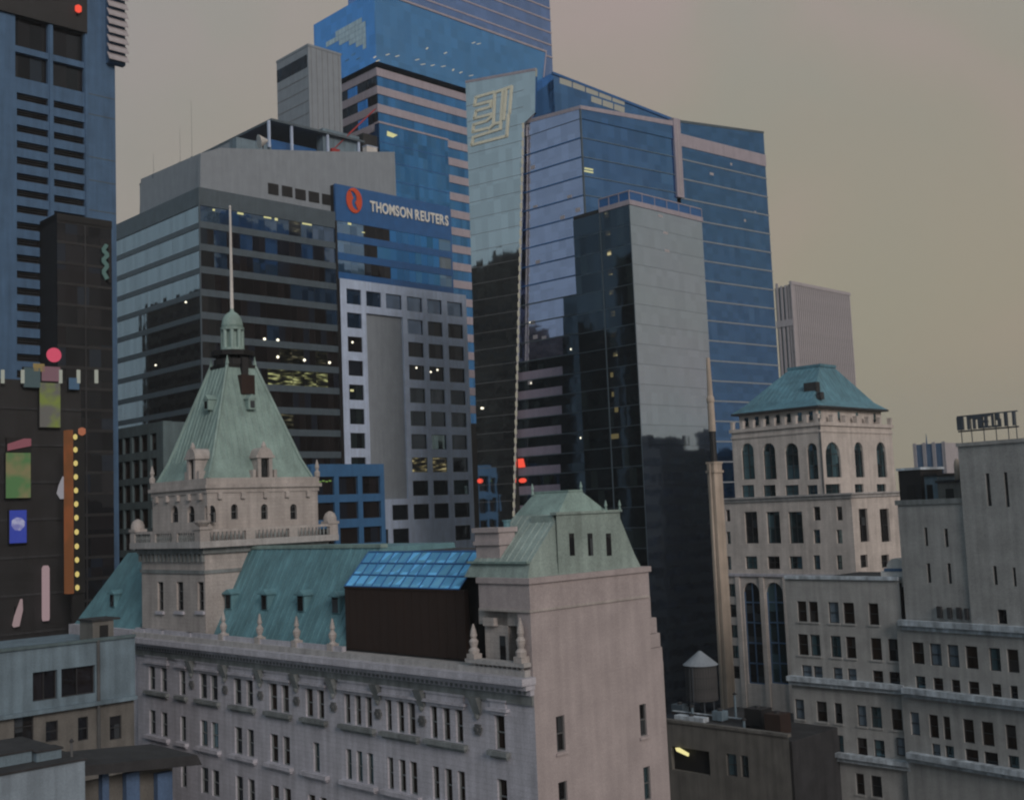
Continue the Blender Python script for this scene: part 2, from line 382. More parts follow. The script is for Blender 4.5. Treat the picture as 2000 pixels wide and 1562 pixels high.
def window(parent, face, off, u0, u1, z0, z1, depth, pane_mat, frame_mat=None, nv=1, nh=1, arch=False, t=.07, name='window', rot=0.0):
    u0, u1 = min(u0, u1), max(u0, u1); z0, z1 = min(z0, z1), max(z0, z1)
    w, h = round(u1-u0, 2), round(z1-z0, 2)
    k = (face, w, h, arch, nv, nh, t, frame_mat and frame_mat.name)
    loc = ((u0+u1)/2, off+depth, z0) if face == 'A' else (off+depth, (u0+u1)/2, z0)
    ca, sa = math.cos(rot), math.sin(rot)
    loc = (loc[0]*ca - loc[1]*sa, loc[0]*sa + loc[1]*ca, loc[2])
    if k not in _cache:
        fm = MB(); W = w/2
        if frame_mat:
            zt = h - W if arch else h
            fm.fbox(face, 0, -W, -W+t, -.12, 0, 0, zt); fm.fbox(face, 0, W-t, W, -.12, 0, 0, zt)
            fm.fbox(face, 0, -W+t, W-t, -.12, 0, 0, t)
            if not arch: fm.fbox(face, 0, -W+t, W-t, -.12, 0, h-t, h)
            for i in range(nv):
                c = -W + w*(i+1)/(nv+1); fm.fbox(face, 0, c-t/2, c+t/2, -.10, 0, t, h-t)
            for i in range(nh):
                c = h*(i+1)/(nh+1); fm.fbox(face, 0, -W+t, W-t, -.11, 0, c-t/2, c+t/2)
        pm = MB()
        if arch:
            r = W; zt = h - r
            pm.slab(face, 0, [(-W, 0), (W, 0), (W, zt)] + [(r*math.cos(q*math.pi/8), zt + r*math.sin(q*math.pi/8)) for q in range(1, 8)] + [(-W, zt)], .01, .06)
        else: pm.fbox(face, 0, -W, W, .01, .06, 0, h)
        _cache[k] = (fm, pm, {})
    fm, pm, per = _cache[k]
    def me(kind, mb, mat):
        q = (kind, mat.name)
        if q not in per: per[q] = mb.mesh(kind, mat)
        return per[q]
    if frame_mat:
        o = obj(name, me('window', fm, frame_mat), parent, loc, rot); obj('pane', me('pane', pm, pane_mat), o); return o
    return obj(name, me('window', pm, pane_mat), parent, loc, rot)
def panel_row(parent, face, off, us, z0, z1, thick, pick, name='glass_panel', rot=0.0, gap=.03):
    """one row of glass panels between the marks us, each an object of its own"""
    for a, b in zip(us[:-1], us[1:]):
        if a > b: a, b = b, a
        window(parent, face, off, a+gap, b-gap, z0, z1, thick, pick(), None, name=name, rot=rot)
def lin(a, b, n): return [a + (b-a)*i/n for i in range(n+1)]

# ================================================================== SETTING
gm = MB(); gm.add([(-2500,-2500,0),(2500,-2500,0),(2500,2500,0),(-2500,2500,0)], [(0,1,2,3)])
part('ground', gm, M['asphalt'], None, kind='structure')
H = Frame(at(1042, 1340, 70))                   # the grand hotel's corner
pv = MB()
pv.box(-6, 40, -5, 0, 0, .14); part('pavement', pv, M['paving'], None, kind='structure').location = (H.P.x, H.P.y, 0)
bpy.data.objects['pavement'].rotation_euler = (0, 0, H.rz)

# ================================================================== 1 grand hotel with green mansards
def build_hotel():
    T = thing('grand_hotel', 'old pinkish stone hotel with green mansard roofs and a spired corner tower in the foreground', 'hotel', H)
    zc = H.B(1030, 1338)[1]                     # cornice underside at the corner
    zt = zc + 1.1                               # cornice top
    y_end = H.B(268, 1275)[0]
    xr = H.A(1301, 1400)[0]
    xr_up = H.A(1266, 1150)[0]
    # ---- street front (left-hand face) with windows
    rows = [(H.B(873, 1382)[1], H.B(873, 1446)[1]), (H.B(873, 1500)[1], H.B(873, 1566)[1])]
    fl = rows[0][0] - rows[1][0]
    rows.append((rows[1][0]-fl, rows[1][1]-fl))
    ycen = [1333, 1340, 1347, 1354, 1364, 1374, 1385, 1400, 1413, 1431]
    groups = [[(291,303),(314,326)], [(351,362)], [(390,404),(411,425)], [(457,471),(481,494)], [(526,541),(550,564)],
              [(597,611),(620,633)], [(673,684),(693,705),(714,726)], [(754,765),(776,789),(797,811)], [(841,854),(865,879),(890,904)], [(967,986)]]
    holes = []; spans = []
    for gi, g in enumerate(groups):
        ys = [(H.B(b, ycen[gi])[0], H.B(a, ycen[gi])[0]) for a, b in g]
        spans.append((min(y[0] for y in ys), max(y[1] for y in ys)))
        for ri, (a, b) in enumerate(rows):
            yy = ys
            if gi == 5 and ri == 1: m = (ys[0][1]+ys[1][0])/2; yy = [(m-.45, m+.35)]
            for y in yy: holes.append((y[0], y[1], b, a, ri, gi))
    part('street_front', wall_holes('B', 0, 0, y_end, 0, zc, [h[:4] for h in holes], .35), M['facade'], T)
    for h in holes:
        mat = G['winbrown'] if h[5] > 3 and not (h[4] == 1 and h[5] in (5, 6)) else G['win']
        if h[4] == 1 and h[5] in (2, 5, 6): mat = G['winteal']
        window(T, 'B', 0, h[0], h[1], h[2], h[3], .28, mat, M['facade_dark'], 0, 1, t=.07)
    for ri in range(2):
        for gi, (a, b) in enumerate(spans):
            z = rows[ri][1]
            s = MB(); s.fbox('B', 0, a-.45, b+.45, -.38, .03, z-.32, z-.04); s.fbox('B', 0, a-.3, b+.3, -.2, .03, z-.5, z-.32)
            part('window_sill', s, M['facade_dark'] if ri == 0 else M['facade'], T)
            if ri == 0:
                zz = rows[0][0]
                s = MB(); s.fbox('B', 0, a-.5, b+.5, -.30, .03, zz+.28, zz+.46); s.fbox('B', 0, a-.2, b+.2, -.12, .03, zz+.05, zz+.28)
                s.fbox('B', 0, a-.25, b+.25, -.14, .03, zz+.46, zz+.86); s.fbox('B', 0, a-.4, b+.4, -.22, .03, zz+.86, zz+.98)
                part('window_hood', s, M['facade'], T)
                for h in [q for q in holes if q[4] == 0 and q[5] == gi][:-1]: pass
    # mullion columns between the lights, rosettes, consoles
    for a, b in zip(spans[1:-1], spans[2:]):
        m = (a[0]+b[1])/2; z = (rows[0][0]+rows[0][1])/2
        r = MB()
        for k in range(6):
            t = k*math.pi/3; r.box(-.14, .03, m+.22*math.cos(t)-.13, m+.22*math.cos(t)+.13, z+.22*math.sin(t)-.13, z+.22*math.sin(t)+.13)
        r.box(-.20, .03, m-.1, m+.1, z-.1, z+.1)
        part('rosette', r, M['trim_dark'], T)
        z = rows[0][0]
        k = MB(); k.hexa([(0,m-.32,z-.1),(0,m+.32,z-.1),(-.12,m+.32,z-.1),(-.12,m-.32,z-.1)], [(0,m-.4,z+1.0),(0,m+.4,z+1.0),(-.55,m+.4,z+1.0),(-.55,m-.4,z+1.0)])
        k.lathe(-.1, m, [(.05, z-.45), (.16, z-.3), (.2, z-.1)], 8)
        part('console', k, M['facade_dark'], T)
    # frieze, cornice
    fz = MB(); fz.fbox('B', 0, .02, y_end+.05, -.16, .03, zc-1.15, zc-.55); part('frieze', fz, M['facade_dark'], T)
    dn = MB()
    y = .3
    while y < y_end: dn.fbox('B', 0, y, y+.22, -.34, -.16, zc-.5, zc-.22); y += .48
    part('dentils', dn, M['facade_dark'], T, kind='stuff')
    c = MB(); c.fbox('B', 0, -.02, y_end+.3, -.30, .03, zc-.55, zc-.2); c.fbox('B', 0, -.1, y_end+.6, -.75, .03, zc-.2, zc+.12); c.fbox('B', 0, -.2, y_end+.9, -1.15, .03, zc+.12, zc+.55)
    part('cornice', c, M['facade'], T)
    y_pav = H.B(918, 1318, -.4)[0]; y_gap = H.B(664, 1285, -.4)[0]
    p = MB(); p.fbox('B', 0, .2, y_end, -.5, .4, zc+.55, zc+.95); part('cornice_coping', p, M['trim'], T)
    # parapet left of the tarp
    ztop = H.B(560, 1262, -.2)[1]
    p = MB(); zb = zc+.95
    p.fbox('B', -.2, y_gap, y_end, 0, .35, zb, zb+.35); p.fbox('B', -.2, y_gap, y_end, -.08, .42, ztop-.2, ztop)
    pier = [H.B(x, 1262)[0] for x in (650, 580, 508, 437, 372, 318, 282)]
    for q in pier: p.fbox('B', -.2, q-.45, q+.45, -.05, .4, zb+.35, ztop-.2)
    part('parapet', p, M['facade'], T)
    bl = MB(); q = y_gap+.2
    while q < y_end-.2:
        if all(abs(q-k) > .55 for k in pier): bl.lathe(0, q, [(.07, zb+.35), (.12, (zb+ztop)/2-.05), (.06, ztop-.2)], 6)
        q += .36
    part('balusters', bl, M['facade'], T, kind='stuff')
    for q in pier[:4]:
        f = MB(); f.box(-.32, .32, q-.32, q+.32, ztop, ztop+.5)
        f.lathe(0, q, [(.3, ztop+.5), (.16, ztop+.65), (.27, ztop+.95), (.30, ztop+1.15), (.12, ztop+1.45), (.2, ztop+1.6), (.05, ztop+2.3)], 10)
        part('finial', f, M['tower_stone'], T)
    # ---- mansard, left of the tarp
    zm0 = zb; S = .52
    zm1 = H.B(600, 1070, 4.2)[1]
    xm = lambda z: .9 + (z - zm0)*S
    ya = H.B(672, 1275, .9)[0]; yb = H.B(404, 1255, .9)[0]
    m = MB()
    m.hexa([(xm(zm0), ya, zm0), (xm(zm0), yb, zm0), (14, yb, zm0), (14, ya, zm0)], [(xm(zm1), ya, zm1), (xm(zm1), yb, zm1), (12, yb, zm1), (12, ya, zm1)])
    rf = part('mansard_roof', m, M['copper'], T)
    sm = MB(); q = ya
    while q < yb:
        sm.hexa([(xm(zm0)-.07,q,zm0),(xm(zm0)-.07,q+.07,zm0),(xm(zm0)+.05,q+.07,zm0),(xm(zm0)+.05,q,zm0)], [(xm(zm1)-.07,q,zm1),(xm(zm1)-.07,q+.07,zm1),(xm(zm1)+.05,q+.07,zm1),(xm(zm1)+.05,q,zm1)])
        q += .75
    part('roof_seams', sm, M['copper'], T, kind='stuff')
    rd = MB(); rd.fbox('B', xm(zm1), ya-.1, yb, -.15, .5, zm1-.05, zm1+.22); part('roof_ridge', rd, M['copper_mid'], T)
    def dormer(px, py):
        z0 = H.B(px, py+16, 2.4)[1]; q = H.B(px, py, 2.4)[0]; zz = z0+1.25
        d = MB(); xf = xm(z0)-.12
        d.hexa([(xf,q-.5,z0),(xf,q+.5,z0),(xf+2,q+.5,z0),(xf+2,q-.5,z0)], [(xf,q-.5,zz),(xf,q+.5,zz),(xf+2,q+.5,zz),(xf+2,q-.5,zz)])
        d.box(xf-.2, xf+2, q-.68, q+.68, zz, zz+.12)
        d.hexa([(xf-.2,q-.6,zz+.12),(xf-.2,q+.6,zz+.12),(xf+2,q+.6,zz+.12),(xf+2,q-.6,zz+.12)], [(xf-.1,q-.05,zz+.42),(xf-.1,q+.05,zz+.42),(xf+2,q+.05,zz+.42),(xf+2,q-.05,zz+.42)])
        o = part('dormer', d, M['copper'], T)
        wm = MB(); wm.box(xf-.05, xf+.01, q-.34, q+.34, z0+.08, zz-.06); part('dormer_window', wm, G['win'], o)
    for px, py in ((455,1172), (524,1174), (595,1177), (663,1181)): dormer(px, py)
    # ---- mansard wing past the tower
    yc = H.B(277, 1235, .9)[0]+.6; yd = yc + 11
    m = MB(); zl1 = H.B(240, 1080, 4.2)[1]
    m.hexa([(xm(zm0), yc, zm0), (xm(zm0), yd+3, zm0), (14, yd+3, zm0), (14, yc, zm0)], [(xm(zl1), yc, zl1), (xm(zl1), yd-1.5, zl1), (12, yd-1.5, zl1), (12, yc, zl1)])
    part('mansard_roof', m, M['copper'], T)
    dormer(232, 1168)
    wl = MB(); wl.box(.3, 14, y_end-.1, yd+3, 0, zm0); part('side_wing', wl, M['facade'], T)
    bk = MB(); bk.box(.42, xr_up-.3, .3, y_end-.2, 0, zm0-.05); part('building_core', bk, M['slate'], T)
    # ---- tarp wall and skylight
    x_t = 1.1
    yt0 = H.B(912, 1300, x_t)[0]; yt1 = H.B(677, 1290, x_t)[0]; ztp = H.B(800, 1149, x_t)[1]
    b = MB(); b.box(x_t, x_t+.4, yt0, yt1, zc+.95, ztp); b.box(x_t-.06, x_t+.02, yt0, yt1, ztp-.12, ztp)
    part('tarp_wall', b, M['brown'], T, label='dark brown covered wall between the two green roofs')
    fo = MB(); k = yt0
    while k < yt1: fo.box(x_t-.018, x_t, k, k+.05, zc+.95, ztp-.12); k += .9
    part('tarp_battens', fo, M['brown'], T, kind='stuff')
    xs1 = x_t+2.3; zs1 = H.B(815, 1078, xs1)[1]
    nC, nR = 12, 3
    sk = thing_part = MB()
    for i in range(nC+1):
        q = yt0+.5 + (yt1-yt0-.5)*i/nC; sk.tube((x_t, q, ztp+.04), (xs1, q, zs1+.04), .05, 4)
    for j in range(nR+1):
        f = j/nR; sk.tube((x_t+(xs1-x_t)*f, yt0+.5, ztp+(zs1-ztp)*f+.04), (x_t+(xs1-x_t)*f, yt1, ztp+(zs1-ztp)*f+.04), .06, 4)
    sko = part('skylight', sk, M['bluesign'], T)
    for i in range(nC):
        for j in range(nR):
            a, b_ = yt0+.5 + (yt1-yt0-.5)*i/nC+.04, yt0+.5 + (yt1-yt0-.5)*(i+1)/nC-.04
            f0, f1 = j/nR+.01, (j+1)/nR-.01
            P = lambda f, q, h: (x_t+(xs1-x_t)*f, q, ztp+(zs1-ztp)*f+h)
            pm = MB(); pm.hexa([P(f0,a,-.03),P(f0,b_,-.03),P(f1,b_,-.03),P(f1,a,-.03)], [P(f0,a,.01),P(f0,b_,.01),P(f1,b_,.01),P(f1,a,.01)])
            part('pane', pm, G['skylight'], sko)
    sb = MB(); sb.hexa([(x_t+.3,yt0,zc+1),(x_t+.3,yt1,zc+1),(12,yt1,zc+1),(12,yt0,zc+1)], [(xs1+.05,yt0,zs1-.1),(xs1+.05,yt1,zs1-.1),(12,yt1,zs1-.1),(12,yt0,zs1-.1)])
    part('roof_slope', sb, M['slate'], T)
    # ---- pink end wall (right-hand face)
    zw = H.A(1150, 1117)[1]
    wins = []
    for x0, x1, y0, y1 in ((1087,1104,1397,1467), (1250,1263,1374,1437), (1092,1109,1525,1600), (1258,1271,1496,1562)):
        a = H.A(x0, (y0+y1)/2)[0]; b = H.A(x1, (y0+y1)/2)[0]; wins.append((a, b, H.A((x0+x1)/2, y1)[1], H.A((x0+x1)/2, y0)[1]))
    part('end_wall', wall_holes('A', 0, 0, xr, 0, zc, wins, .3), M['pink'], T, label='plain pink brick end wall')
    for k, (a, b, c0, d0) in enumerate(wins):
        window(T, 'A', 0, a, b, c0, d0, .22, G['winteal'] if k == 3 else G['win'], M['trim_dark'], 0, 1, t=.06)
        s = MB(); s.fbox('A', 0, a-.15, b+.15, -.14, .02, c0-.2, c0-.02); part('window_sill', s, M['pink'], T)
    # upper part of the end wall: narrower, shoulders step in
    u = MB(); u.box(0.004, xr_up, .01, H.B(1012, 1230)[0], zc, zw-1.9); u.box(2.25, xr_up, H.B(1012, 1230)[0], 5.0, zc, zw-1.9); part('upper_wall', u, M['pink'], T)
    # attic storey of the pavilion (wall above the notch)
    y_l = H.B(936, 1150)[0]
    zn1 = H.B(1000, 1180)[1]
    a = MB(); a.box(-.05, xr_up+.05, -.06, y_l, zw-1.9, zw-.35); a.box(-.18, xr_up+.18, -.2, y_l+.1, zw-.35, zw); part('attic_wall', a, M['pink'], T)
    st = MB(); st.box(-.12, xr_up+.02, -.09, y_l, zw-2.05, zw-1.9); part('string_course', st, M['tower_stone'], T)
    # street-side bay of the pavilion with a deep niche
    yn0, yn1 = H.B(1012, 1230)[0], H.B(984, 1230)[0]
    n = MB(); n.box(.35, 2, yn1, y_l, zc+.9, zw-2.05); n.box(.35, 2, yn0, 5.0, zw-2.05-.9, zw-2.06); n.box(.02, .35, yn1+.9, y_l-.2, zw-3.0, zw-2.5)
    part('bay_wall', n, M['tower_stone'], T)
    n = MB(); n.box(2.0, 2.2, yn0-.1, yn1+.1, zc+.9, zw-2.1); part('niche_back', n, M['copper_mid'], T)
    n = MB(); n.fbox('B', .35, yn1+.25, yn1+.75, -.03, .02, zw-5.2, zw-3.6); part('niche_slot', n, G['win'], T)
    n = MB(); n.box(.1, 2, .01, yn0, zc+.6, zw-2.06)
    # pavilion balustrade with finials
    zpb = H.B(980, 1290, -.4)[1]
    p = MB(); p.box(-.6, -.15, .1, y_pav, zb-.6, zpb-.9); p.box(-.7, -.05, .05, y_pav+.1, zpb-.25, zpb); part('pavilion_parapet', p, M['trim'], T)
    bl = MB(); q = .5
    while q < y_pav-.3:
        bl.lathe(-.38, q, [(.09, zpb-.9), (.15, zpb-.6), (.08, zpb-.25)], 6); q += .42
    part('pavilion_balusters', bl, M['trim'], T, kind='stuff')
    for px, top in ((926, 1218), (1018, 1206)):
        q = H.B(px, 1285, -.4)[0]; zq = H.B(px, top, -.4)[1]; h = zq-zpb
        f = MB(); f.box(-.72, -.04, q-.34, q+.34, zpb, zpb+h*.14)
        f.lathe(-.38, q, [(.33, zpb+h*.14), (.36, zpb+h*.24), (.2, zpb+h*.32), (.27, zpb+h*.42), (.3, zpb+h*.5), (.17, zpb+h*.58), (.23, zpb+h*.66), (.18, zpb+h*.8), (.04, zpb+h)], 10)
        part('finial', f, M['tower_stone'], T)
    # scrolled shoulder on the right edge
    for k, (px, y0, y1) in enumerate(((1272,1165,1205), (1284,1205,1235), (1291,1235,1262), (1297,1262,1345))):
        x1 = H.A(px, (y0+y1)/2)[0]; z0 = H.A(px, y1)[1]; z1 = H.A(px, y0)[1]
        s = MB(); s.box(xr_up-.3, x1, .05+.01*k, 4.9, z0, z1); part('shoulder', s, M['pink'], T)
    z0 = H.A(1290, 1262)[1]
    s = MB(); s.lathe(xr-.5, 1.2, [(.55, z0), (.5, z0+.5), (.2, z0+.9), (.3, z0+1.2), (.06, z0+1.7)], 8); part('shoulder_urn', s, M['tower_stone'], T)
    # ---- pavilion roof
    y_r = y_l + 1.5
    zr = H.A(1090, 962, 3.0)[1]
    zm = H.A(1150, 1001)[1]
    xA = H.A(1005, 1008, 4.4)[0]; xt0, xt1 = H.A(1043, 960, 4.0)[0], H.A(1136, 964, .9)[0]; xe = H.A(1216, 1030)[0]
    m = MB()
    m.frustum((.1, xr_up-.4, .2, y_r), zw, (.45, xr_up-.9, .3, y_r-.4), zw+.9)
    m.frustum((.45, xr_up-.9, .3, y_r-.4), zw+.9, (xA, xe-.05, .34, 4.4), zm)
    part('pavilion_roof', m, M['copper_pale'], T)
    s = MB(); seams(s, (.45, xr_up-.9, .3, y_r-.4), zw+.9, (xA, xe-.05, .34, 4.4), zm, .6, .04, 'B'); part('roof_seams', s, M['copper_pale'], T, kind='stuff')
    m = MB(); m.frustum((xA, H.A(1187, 1001, .5)[0], .5, 4.4), zm, (xt0, xt1, .9, 4.0), zr); m.box(xt0-.05, xt1+.05, .85, 4.05, zr, zr+.12)
    part('pavilion_top', m, M['copper_mid'], T)
    xa0, xa1 = H.A(1092, 1050)[0], H.A(1216, 1030)[0]
    slots = [(H.A(x-5, 1063)[0], H.A(x+5, 1063)[0], H.A(x, 1085)[1], H.A(x, 1041)[1]) for x in (1121, 1157, 1193)]
    part('attic_gable', wall_holes('A', .17, xa0, xa1, zw, zm, slots, .09), M['copper_pale'], T)
    gb = MB(); gb.box(xa0+.01, xa1-.01, .45, 2.4, zw, zm-.05); gb.box(xa0-.1, xa1+.1, .05, .6, zm-.05, zm+.12); part('gable_body', gb, M['copper_pale'], T)
    for s_ in slots: window(T, 'A', .17, s_[0], s_[1], s_[2], s_[3], -.01, G['win'])
    for px, zz in ((1213, zm), (1186, zm), (1040, zr-.1), (1135, zr-.1)):
        x = H.A(px, 1000 if zz == zm else 962, 0 if zz == zm else (3.9 if px == 1040 else 1.0))[0]
        s = MB(); s.lathe(x, .1 if zz == zm else (3.9 if px == 1040 else 1.0), [(.12, zz), (.06, zz+.3), (.11, zz+.4), (.03, zz+.75)], 6); part('roof_finial', s, M['copper_mid'], T)
    lr = MB(); lr.fbox('B', .3, .3, y_r-.2, -.12, .1, zw+.85, zw+.98); part('roof_moulding', lr, M['copper_mid'], T)
    ew = H.A(1243, 1095)[0]
    s = MB(); s.hexa([(xa1,.3,zw+.35),(ew,.3,zw+.35),(ew,4,zw+.35),(xa1,4,zw+.35)], [(xa1,.3,zw+1.9),(xa1+.1,.3,zw+1.9),(xa1+.1,4,zw+1.9),(xa1,4,zw+1.9)]); s.box(xa1, ew-.15, .4, 4, zw, zw+.35)
    part('roof_eave', s, M['copper_pale'], T)
    # chimney
    cz = H.B(960, 1030, 1.0)[1]; c0, c1 = H.B(983, 1080, 1.0)[0], H.B(937, 1080, 1.0)[0]
    c = MB(); c.box(.7, 2.0, c0, c1, zw-.3, cz-1.1); c.box(.55, 2.15, c0-.12, c1+.12, cz-1.1, cz-.85); c.box(.65, 2.05, c0-.03, c1+.03, cz-.85, cz-.3); c.box(.5, 2.2, c0-.15, c1+.15, cz-.3, cz)
    co = part('chimney', c, M['pink'], T)
    c = MB(); c.lathe(1.6, c0+.2, [(.22, cz), (.22, cz+.35), (.3, cz+.35), (.3, cz+.45)], 8); part('chimney_pot', c, M['copper'], co)
    # ---- the corner tower
    y0 = H.B(401, 1180, .25)[0]; y1 = H.B(277, 1130, .25)[0]; x0 = .25
    xw = H.A(650, 1050, y0)[0]-.5
    zbal0 = H.B(340, 1070, .25)[1]; zbal1 = H.B(340, 1036, .25)[1]
    hb = [(H.B(b, 1165, x0)[0], H.B(a, 1165, x0)[0], H.B((a+b)/2, 1192, x0)[1], H.B((a+b)/2, 1136, x0)[1]) for a, b in ((308,319), (345,358), (386,398))]
    part('tower_base', wall_holes('B', x0, y0, y1, zc, zbal0, hb, .4), M['tower_stone'], T)
    for h in hb:
        window(T, 'B', x0, *h, .3, G['win'], M['trim_dark'], 0, 2, t=.06)
        s = MB(); s.fbox('B', x0, h[0]-.2, h[1]+.2, -.2, .02, h[2]-.3, h[2]-.05); part('window_sill', s, M['facade'], T)
    s = MB(); s.box(x0+.01, xw-.4, y0, y1-.02, zc, zbal0-.02)
    s.f = [f for i, f in enumerate(s.f) if i != 5]            # the street side is the wall with its openings
    part('tower_body', s, M['tower_stone'], T)
    s = MB(); s.box(x0-.12, xw-.3, y0-.12, y1+.12, zbal0-2.2, zbal0-1.9); s.box(x0-.3, xw-.2, y0-.3, y1+.3, zbal0-.5, zbal0)
    k = y0
    while k < y1: s.box(x0-.25, x0, k, k+.3, zbal0-1.2, zbal0-.5); k += .75
    part('tower_frieze', s, M['facade_dark'], T)
    # balcony
    e = .9
    b = MB(); b.box(x0-e, xw+e*.6, y0-e, y1+e*.6, zbal0, zbal0+.55); part('balcony_floor', b, M['trim'], T)
    b = MB(); zA, zB = zbal0+.55, zbal1
    X0, X1, Y0, Y1 = x0-e+.05, xw+e*.6-.05, y0-e+.05, y1+e*.6-.05
    b.box(X0, X1, Y0, Y0+.3, zB-.22, zB); b.box(X0, X0+.3, Y0+.3, Y1, zB-.22, zB); b.box(X1-.3, X1, Y0+.3, Y1, zB-.22, zB)
    for i in range(4):
        x = X0 + (X1-X0-.9)*i/3; b.box(x, x+.9, Y0-.02, Y0+.32, zA, zB-.22)
        y = Y0 + (Y1-Y0-.9)*i/3; b.box(X0-.02, X0+.32, y+.002, y+.9, zA, zB-.22)
    part('balcony_parapet', b, M['tower_stone'], T)
    b = MB(); x = X0+1.0
    while x < X1-.2: b.lathe(x, Y0+.15, [(.06, zA), (.11, zA+.3), (.05, zB-.22)], 5); x += .4
    y = Y0+1.0
    while y < Y1-.2: b.lathe(X0+.15, y, [(.06, zA), (.11, zA+.3), (.05, zB-.22)], 5); y += .4
    part('balcony_balusters', b, M['facade_dark'], T, kind='stuff')
    for x, y in ((X0+.5, Y1-.5), (X1-.5, Y0+.5), (X0+.5, Y0+.5)):
        s = MB(); s.box(x-.6, x+.6, y-.6, y+.6, zB, zB+.25)
        if (x, y) == (X0+.5, Y0+.5): s.lathe(x, y, [(.3, zB+.25), (.7, zB+.6), (.75, zB+.75), (.2, zB+.8)], 12)
        else: s.lathe(x, y, [(.62, zB+.25), (.6, zB+.6), (.45, zB+.95), (.2, zB+1.12), (.03, zB+1.18)], 12)
        part('balcony_urn', s, M['tower_stone'], T, smooth=False)
    # upper stage
    ux0 = x0+.75; uy0 = y0+.75; ux1 = xw-.55; uy1 = y1-.75
    zu = H.A(520, 960, uy0)[1]
    ha = [(H.A(px-6.5, 1000, uy0)[0], H.A(px+6.5, 1000, uy0)[0], H.A(px, 1014, uy0)[1], H.A(px, 984, uy0)[1], True) for px in (458, 516.5, 573.5)]
    hbb = [(H.B(px+7, 1005, ux0)[0], H.B(px-7, 1005, ux0)[0], H.B(px, 1020, ux0)[1], H.B(px, 987, ux0)[1], True) for px in (341, 373, 407)]
    part('tower_stage', wall_holes('A', uy0, ux0, ux1, zbal0+.5, zu, ha, .4), M['tower_stone'], T)
    part('tower_stage', wall_holes('B', ux0, uy0, uy1, zbal0+.5, zu, hbb, .4), M['tower_stone'], T)
    for h in ha: window(T, 'A', uy0, *h[:4], .3, G['win'], M['trim_dark'], 0, 1, True, t=.06)
    for h in hbb: window(T, 'B', ux0, *h[:4], .3, G['win'], M['trim_dark'], 0, 1, True, t=.06)
    s = MB(); s.box(ux0+.45, ux1-.02, uy0+.45, uy1-.02, zbal0+.5, zu); part('tower_core', s, M['slate'], T)
    zcr = H.A(520, 932, uy0)[1]; h = zcr-zu
    s = MB(); s.box(ux0-.1, ux1+.1, uy0-.1, uy1+.1, zu, zu+h*.3); s.box(ux0-.3, ux1+.3, uy0-.3, uy1+.3, zu+h*.3, zu+h*.55); s.box(ux0-.12, ux1+.12, uy0-.12, uy1+.12, zu+h*.55, zcr)
    for i in range(5):
        x = ux0 + (ux1-ux0)*(i+.5)/5; s.box(x-.18, x+.18, uy0-.28, uy0, zu-.55, zu)
        y = uy0 + (uy1-uy0)*(i+.5)/5; s.box(ux0-.28, ux0, y-.18, y+.18, zu-.55, zu)
    part('tower_cornice', s, M['tower_stone'], T)
    for x, y in ((ux1, uy0), (ux0, uy1)):
        s = MB(); s.lathe(x, y, [(.25, zcr), (.28, zcr+.4), (.12, zcr+.6), (.22, zcr+.9), (.04, zcr+1.6)], 8); part('finial', s, M['tower_stone'], T)
    # pyramid roof
    mx, my = (ux0+ux1)/2, (uy0+uy1)/2; hw, hy = (ux1-ux0)/2-.35, (uy1-uy0)/2-.35
    dist = H.w(mx, my)
    zap = H.A(465, 716, my)[1]
    tw = 1.45
    s = MB(); zq = zcr + (zap-zcr)*.14
    fl_ = lambda f: (mx-hw*f-tw*(1-f), mx+hw*f+tw*(1-f), my-hy*f-tw*(1-f), my+hy*f+tw*(1-f))
    s.frustum(fl_(1.0), zcr-.02, fl_(.80), zq+.2); s.frustum(fl_(.80), zq+.2, fl_(0), zap)
    part('pyramid_roof', s, M['copper_mid'], T)
    s = MB(); seams(s, fl_(.80), zq+.2, fl_(0), zap, .62); part('roof_seams', s, M['copper_mid'], T, kind='stuff')
    for sx in (-1, 1):
        for sy in (-1, 1):
            s = MB(); a0, a1 = fl_(.80), fl_(0)
            cx_ = lambda r: r[0] if sx < 0 else r[1]; cy_ = lambda r: r[2] if sy < 0 else r[3]
            s.tube((cx_(a0), cy_(a0), zq+.2), (cx_(a1), cy_(a1), zap), .16, 6); s.tube((cx_(fl_(1)), cy_(fl_(1)), zcr), (cx_(a0), cy_(a0), zq+.2), .16, 6)
            s.lathe(cx_(a1), cy_(a1), [(.2, zap), (.12, zap+.35), (.03, zap+.8)], 6)
            part('hip_rib', s, M['copper_mid'], T)
    # dormers of the pyramid
    for face in 'AB':
        if face == 'A': c = H.A(517, 915, uy0)[0]
        else: c = H.B(375, 915, ux0)[0]
        off = uy0 if face == 'A' else ux0
        d = MB(); zt2 = zcr+1.75
        d.fbox(face, off, c-.75, c-.42, -.1, 3.0, zcr, zt2); d.fbox(face, off, c+.42, c+.75, -.1, 3.0, zcr, zt2)
        d.fbox(face, off, c-.42, c+.42, .25, 3.0, zcr, zt2); d.fbox(face, off, c-.95, c+.95, -.22, 3.0, zt2, zt2+.22)
        d.slab(face, off, [(c-.85, zt2+.22), (c+.85, zt2+.22)] + [(c+.8*math.cos(t*math.pi/8), zt2+.22+.75*math.sin(t*math.pi/8)) for t in range(1, 8)], -.15, 2.6)
        d.fbox(face, off, c-1.25, c-.95, -.05, .6, zcr, zcr+.7); d.fbox(face, off, c+.95, c+1.25, -.05, .6, zcr, zcr+.7)
        if face == 'A': d.lathe(c, off+.1, [(.2, zt2+.9), (.24, zt2+1.1), (.05, zt2+1.5)], 8)
        else: d.lathe(off+.1, c, [(.2, zt2+.9), (.24, zt2+1.1), (.05, zt2+1.5)], 8)
        o = part('stone_dormer', d, M['tower_stone'], T)
